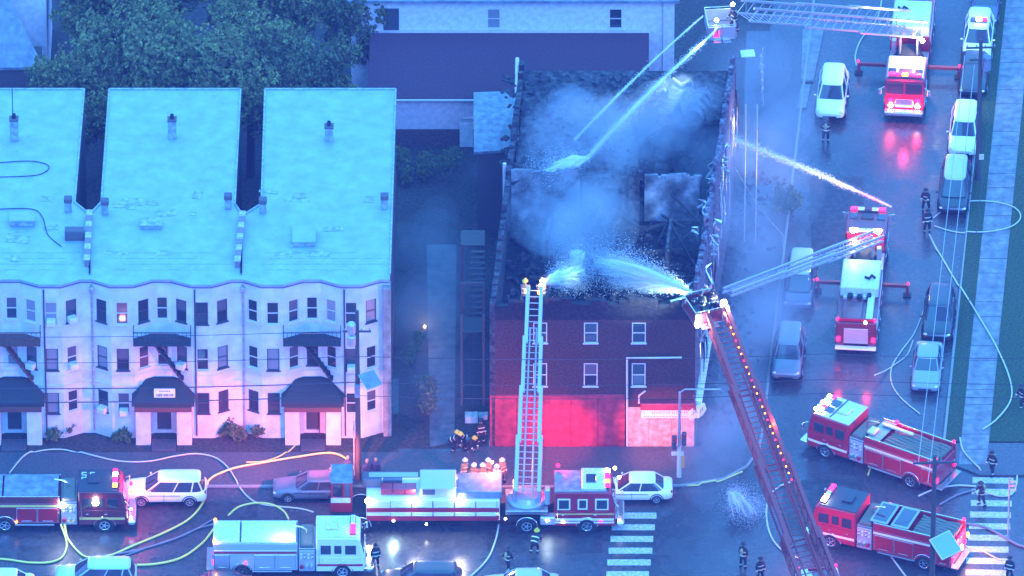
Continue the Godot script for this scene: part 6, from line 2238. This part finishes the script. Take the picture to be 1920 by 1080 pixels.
	hose("pale hose looping left of the ladder truck at the bottom", [Vector3(17.45, 0, 29.47), Vector3(16.49, 0, 28.69), Vector3(15.81, 0, 27.34), Vector3(15.51, 0, 25.53), Vector3(15.54, 0, 23.72), Vector3(15.89, 0, 22.42), Vector3(16.62, 0, 21.56), Vector3(17.61, 0, 21.11)], "hose_white", 0.06)
	hose("long pale hose from the two firefighters down the right pavement", [Vector3(26.18, 0.8, -4.8), Vector3(26.68, 0, -4.19), Vector3(27.69, 0, -0.89), Vector3(28.91, 0, 2.97), Vector3(30.05, 0, 6.81), Vector3(30.77, 0, 10.32), Vector3(30.76, 0, 12.65), Vector3(29.87, 0, 14.68), Vector3(28.95, 0, 15.83)], "hose_white", 0.05)
	hose("hose lying in a wide loop over the right pavement", [Vector3(26.59, 0, -6.9), Vector3(27.85, 0, -6.24), Vector3(29.52, 0, -6), Vector3(31.21, 0, -6.48), Vector3(32.01, 0, -7.51), Vector3(31.78, 0, -8.66), Vector3(30.63, 0, -9.39), Vector3(28.95, 0, -9.51), Vector3(27.42, 0, -8.9), Vector3(26.55, 0, -7.81)], "hose_white", 0.04)
	hose("hose snaking behind the teal car to the white roofed engine", [Vector3(25.78, 0, 2.08), Vector3(25.04, 0, 5.04), Vector3(24.15, 0, 7.1), Vector3(23.52, 0, 8.86), Vector3(23.47, 0, 10.61), Vector3(24.02, 0, 12.24), Vector3(25.13, 0, 13.98)], "hose_white", 0.045)
	hose("hose from the rear of the middle ladder truck", [Vector3(22.41, 0.5, 10.47), Vector3(23.38, 0, 8.98), Vector3(24.47, 0, 7.57), Vector3(24.91, 0, 5.92)], "hose_white", 0.04)
	hose("cream hoses at the pump of the white roofed engine", [Vector3(21.79, 0, 20.54), Vector3(22.09, 0, 19.16), Vector3(22.38, 0.6, 18.71)], "hose_yellow", 0.06)
	hose("pale hose from the pump of the black roofed engine to the bottom edge", [Vector3(22.09, 0.8, 26.96), Vector3(22.28, 0.1, 27.26), Vector3(22.65, 0, 28.35), Vector3(23.2, 0, 29.75), Vector3(23.86, 0, 31.43)], "hose_white", 0.06)
	hose("hose from the black roofed engine to the firefighter on the crosswalk", [Vector3(24.8, 0, 22.81), Vector3(25.9, 0, 22.02), Vector3(27.21, 0, 21.68), Vector3(28.35, 0, 21.79)], "hose_white", 0.06)
	hose("second hose to the firefighter on the crosswalk", [Vector3(26.08, 0, 23.72), Vector3(27.18, 0, 22.7), Vector3(28.33, 0, 22.13)], "hose_dark", 0.06)
	hose("hose bending up at the right edge past the striped plates", [Vector3(28.85, 0, 22.36), Vector3(29.78, 0, 22.81), Vector3(30.5, 0, 22.59), Vector3(30.83, 0, 21.56), Vector3(30.91, 0, 20.14)], "hose_white", 0.05)
	hose("flat brown hose crossing the right crosswalk", [Vector3(27.64, 0, 25.76), Vector3(28.7, 0, 26.1), Vector3(29.74, 0, 27), Vector3(30.59, 0, 27.9), Vector3(31.54, 0, 28.46)], "hose_dark", 0.08)
	hose("thin pale hose across the lower crosswalk stripes", [Vector3(27.38, 0, 28.01), Vector3(28.46, 0, 28.58), Vector3(29.35, 0, 29.36), Vector3(29.73, 0, 29.58)], "hose_white", 0.045)
	hose("double pale hose between the right pavement and the crosswalk", [Vector3(27.51, 0, 16.75), Vector3(27.67, 0, 18.13), Vector3(28.35, 0, 19.56), Vector3(28.97, 0, 20.54)], "hose_white", 0.05)
	hose("hose standing in an arc beside the outrigger at the top", [Vector3(23.98, 0, -33.94), Vector3(23.57, 0, -31.07), Vector3(22.48, 0, -28.54), Vector3(22.06, 0, -26.65), Vector3(22.1, 0, -25.39)], "hose_white", 0.05)


func the_people() -> void:
	var dark := [Color(0.32, 0.2, 0.15), Color(0.02, 0.019, 0.02), Color(0.018, 0.018, 0.02), Color(0.012, 0.012, 0.012)]
	var tan_ := [Color(0.3, 0.2, 0.15), Color(0.2, 0.15, 0.08), Color(0.18, 0.13, 0.07), Color(0.012, 0.012, 0.012)]
	var civ := [Color(0.32, 0.2, 0.15), Color(0.03, 0.04, 0.09), Color(0.03, 0.03, 0.05), Color(0.02, 0.02, 0.02)]
	var white := [Color(0.32, 0.2, 0.15), Color(0.55, 0.52, 0.52), Color(0.05, 0.05, 0.08), Color(0.02, 0.02, 0.02)]
	var stand := {"arms": [[Vector3(-0.25, -1, 0.05), Vector3(0.1, -1, 0.35)], [Vector3(0.25, -1, 0.05), Vector3(-0.1, -1, 0.3)]], "legs": [[Vector3(-0.12, -1, 0.06), Vector3(-0.03, -1, -0.06)], [Vector3(0.12, -1, 0.04), Vector3(0.04, -1, -0.04)]]}
	var hold := {"lean": Vector3(0, 1, 0.16), "arms": [[Vector3(-0.2, -0.8, 0.5), Vector3(0.3, -0.1, 1)], [Vector3(0.2, -0.7, 0.6), Vector3(-0.3, 0.0, 1)]], "legs": [[Vector3(-0.16, -1, 0.3), Vector3(-0.02, -1, -0.1)], [Vector3(0.16, -1, -0.1), Vector3(0.05, -1, -0.28)]]}
	var walk := {"lean": Vector3(0.02, 1, 0.1), "arms": [[Vector3(-0.2, -1, 0.35), Vector3(0.05, -0.7, 0.7)], [Vector3(0.22, -1, -0.3), Vector3(0.05, -1, 0.1)]], "legs": [[Vector3(-0.1, -1, -0.22), Vector3(-0.03, -1, -0.42)], [Vector3(0.1, -1, 0.42), Vector3(0.03, -1, 0.02)]]}
	var bend := {"hip": Vector3(0, 0.82, -0.15), "lean": Vector3(0, 0.62, 0.85), "arms": [[Vector3(-0.2, -1, 0.45), Vector3(0.15, -0.8, 0.5)], [Vector3(0.25, -1, 0.35), Vector3(-0.2, -0.8, 0.4)]], "legs": [[Vector3(-0.18, -0.85, 0.5), Vector3(-0.05, -1, -0.3)], [Vector3(0.2, -0.9, 0.35), Vector3(0.05, -1, -0.3)]]}
	var p := {}
	p.stand = make_person(stand, "firefighter in black gear in front of the white car on the crosswalk's far side", "helmet_black", dark, true)
	p.hold = make_person(hold, "firefighter on the right crosswalk holding two hoses", "helmet_black", dark, true)
	p.walk = make_person(walk, "firefighter walking on the right corner pavement", "helmet_black", dark, true)
	p.bend = make_person(bend, "first bent firefighter with yellow bands in the alley mouth", "helmet_yellow", dark)
	p.tan = make_person(stand, "firefighter third from the left in the lit group behind the trailer", "helmet_white", tan_, true)
	p.civ = make_person(stand.merged({"bands": false}), "person in dark clothes left of the row house pole", "", civ)
	p.white = make_person(walk.merged({"bands": false}), "officer in a white shirt at the right of the lit group", "helmet_white", white)
	var first := {}
	# pose, place, facing, label
	for q in [
		["stand", Vector3(13.98, 0, 30.26), 2.6, "firefighter in black gear standing alone on the street left of the long red ladder", "firefighters on the street"],
		["hold", Vector3(28.64, 0, 23.72), -1.2, "", ""], ["walk", Vector3(29.37, 0, 20.42), -0.6, "", ""],
		["hold", Vector3(26.1, 0, -8.66), -0.3, "rear one of two firefighters beside the dark van", ""], ["stand", Vector3(26.1, 0, -6.24), 0.2, "front one of two firefighters beside the dark van", ""],
		["stand", Vector3(14.99, 0, 31.71), 0.4, "firefighter with a pale helmet cut by the bottom edge, left of the long ladder", ""],
		["walk", Vector3(-0.26, 0, 30.7), 2.4, "firefighter with bright bands on the street below the raised ladder", ""],
		["bend", Vector3(1.39, 0, 28.58), 2.8, "firefighter stooping beside the rear axle of the ladder truck", ""],
		["bend", Vector3(-3.53, 0, 17.9), 1.3, "bent firefighter at the alley side of the crew with yellow bands", ""], ["bend", Vector3(-3.01, 0, 17.67), -1.2, "second bent firefighter in the alley mouth, the one in the middle", ""], ["bend", Vector3(-2.49, 0, 18.13), 0.6, "bent firefighter closest to the red front in the alley mouth", ""], ["stand", Vector3(-1.9, 0, 17.1), 0.3, "firefighter standing upright behind the bent ones in the alley mouth", ""],
		["tan", Vector3(-2.87, 0, 21.45), 0.2, "firefighter in tan gear at the left end of the lit group behind the trailer", ""], ["tan", Vector3(-1.79, 0, 21.79), 0.1, "firefighter third from the left in the lit group behind the trailer", ""], ["tan", Vector3(-2.31, 0, 21.79), -0.3, "firefighter second from the left in the lit group behind the trailer", ""], ["tan", Vector3(-1.43, 0, 21.45), -0.5, "firefighter in tan gear in the middle of the lit group", ""], ["white", Vector3(-0.91, 0, 21.9), -0.4, "", ""], ["tan", Vector3(-0.62, 0, 21.45), 0.6, "firefighter in tan gear at the right end of the lit group", ""],
		["civ", Vector3(-8.87, 0, 21.45), 0.4, "person in dark clothes right beside the row house pole", ""], ["civ", Vector3(-8.28, 0, 21.33), -0.5, "person in dark clothes nearest to the alley, right of the pole", ""], ["civ", Vector3(-10.04, 0, 21.11), 0.1, "person in dark clothes left of the row house pole, behind the rear cab", ""],
		["stand", Vector3(19.94, 0, -16.61), 3.0, "lone dark figure in front of the single white car up the side street", ""],
		["hold", Vector3(16.89, 0, -9.27), -1.4, "firefighter left of the scorched bush", ""], ["stand", Vector3(17.63, 0, -8.9), -1.0, "firefighter right of the scorched bush", ""],
		["stand", Vector3(-8.27, 0, 30.26), 0.3, "firefighter with glittering bands in front of the white pumper", ""],
		["stand", Vector3(30.08, 0, 31.6), -0.4, "dark figure at the bottom right under the slim post", ""],
		["walk", Vector3(31.43, 0, 13.23), -1.0, "figure at the right edge on the grass", ""],
		["hold", Vector3(11.51, 13.3, 22.83), -1.9, "left firefighter in the platform over the corner", ""], ["stand", Vector3(12.12, 13.3, 22.49), 0.3, "right firefighter in the platform over the corner", ""],
		["hold", Vector3(14, 10.1, -13.97), -0.9, "dark firefighter in the top platform", ""],
	]:
		var o: Node3D = p[q[0]]
		if first.has(q[0]):
			copy_of(o, q[1], q[2], q[3])
		else:
			o.position = q[1]
			o.rotation.y = q[2]
			if q[3]:
				o.set_meta("label", q[3])
			first[q[0]] = true
		var put: Node3D = get_child(get_child_count() - 1) if o.position != q[1] else o
		if q[1].y < 1.0 and put.position.z < 21.6 and put.position.x < 12.0:
			put.position.y = 0.13 if put.position.z > 18.2 else 0.05
	# two with yellow helmets on the ladder tip
	for k in 2:
		var h := make_person(hold.merged({"bands": true}), ["firefighter with a yellow helmet left of the ladder tip", "firefighter with a yellow helmet right of the ladder tip"][k], "helmet_yellow", tan_)
		h.position = [Vector3(0.78, 10.28, 17.1), Vector3(1.89, 10.28, 17.1)][k]
		h.rotation.y = PI + (0.4 if k else -0.2)


func the_water() -> void:
	water_jet("upper thin stream from the top platform onto the rear roof", Vector3(12.02, 11, -14.31), Vector3(3.91, 10.2, -1.35), 0.25, 0.05, 0.07, 1600, 1)
	water_jet("strong stream from the top platform breaking up over the rear roof", Vector3(12.66, 11, -12.33), Vector3(4.63, 10.4, 1.11), 0.3, 0.07, 0.16, 5000, 2)
	water_jet("stream from the middle ladder truck across the side street", Vector3(23.8, 2.9, -4.79), Vector3(13.76, 7, -6.34), 0.12, 0.06, 0.14, 4500, 3)
	water_jet("wide bright fan from the platform at the corner", Vector3(10.84, 14.3, 21.66), Vector3(5.4, 9, 10.77), 0.3, 0.1, 0.35, 14000, 4, 0.85, 110)
	water_jet("short fan from the ladder tip", Vector3(1.88, 12.2, 17.62), Vector3(4.19, 9.4, 12.06), 0.1, 0.06, 0.3, 6000, 5, 0.8)
	spray_cone("mist round the wide bright fan from the corner platform", Vector3(10.71, 14.2, 21.57), Vector3(5.24, 9, 10.65), 2.6, 0.16)
	spray_cone("mist round the short fan from the ladder tip", Vector3(1.95, 12.1, 17.47), Vector3(4.58, 8.6, 11.29), 1.9, 0.16)
	water_jet("burst where the strong stream breaks on the rear roof", Vector3(4.76, 10.5, 1.21), Vector3(1.98, 9.9, 2.4), 0.3, 0.1, 0.3, 4000, 7, 0.9)
	water_jet("burst thrown up in the middle of the burnt building", Vector3(3.93, 8.8, 11), Vector3(4.13, 9.8, 10.43), 0.1, 0.05, 0.3, 3000, 8, 0.8)
	spray_cone("mist where the strong stream breaks over the rear roof", Vector3(4.89, 10.6, 1.06), Vector3(1.32, 9.8, 2.42), 1.7, 0.2)
	var c := Color(0.9, 0.95, 1.0)
	smoke("smoke rising from the middle of the burnt building", billows(Vector3(4.11, 9.5, 7.33), Vector3(2.4, 1.6, 3.8), 18, 1.4, 31), 0.0403, c)
	smoke("white steam over the crumpled roofing", billows(Vector3(10.46, 11, -3.58), Vector3(1.6, 0.8, 2.2), 10, 0.9, 32), 0.0434, c)
	smoke("blue smoke lying over the rear roof", billows(Vector3(5.63, 10.6, -1.47), Vector3(4.6, 1.0, 4.6), 22, 1.6, 33), 0.0310, c)
	smoke("haze of smoke drifting in the side street", billows(Vector3(15.18, 4, 7.11), Vector3(2.6, 3.0, 10.0), 13, 2.2, 34), 0.0186, c)
	smoke("thin smoke over the lot at the top of the side street", billows(Vector3(16.17, 4, -12.74), Vector3(2.6, 3.0, 8.0), 9, 2.4, 39), 0.0124, c)
	smoke("pale veil along the burnt building's street side", billows(Vector3(12.96, 7, -2.11), Vector3(1.4, 3.0, 7.0), 10, 1.7, 38), 0.0217, c)
	smoke("smoke hanging in the alley", billows(Vector3(-4.81, 2, 4.15), Vector3(2.2, 1.5, 10.0), 10, 1.9, 35), 0.0186, c)
	smoke("spray where the hydrant shoots over the street", billows(Vector3(13.96, 0.6, 24.98), Vector3(1.0, 0.4, 0.8), 10, 0.4, 36), 0.0930, c)
	smoke("thin smoke in front of the corner shop and street mouth", billows(Vector3(13.41, 2.5, 16.57), Vector3(1.8, 2.4, 4.5), 10, 1.8, 37), 0.0186, c)
	water_jet("spray falling on the street by the hydrant", Vector3(13.15, 1.2, 24.14), Vector3(14.44, 0.1, 25.39), 0.6, 0.0, 0.3, 5000, 6, 1.0, 10)
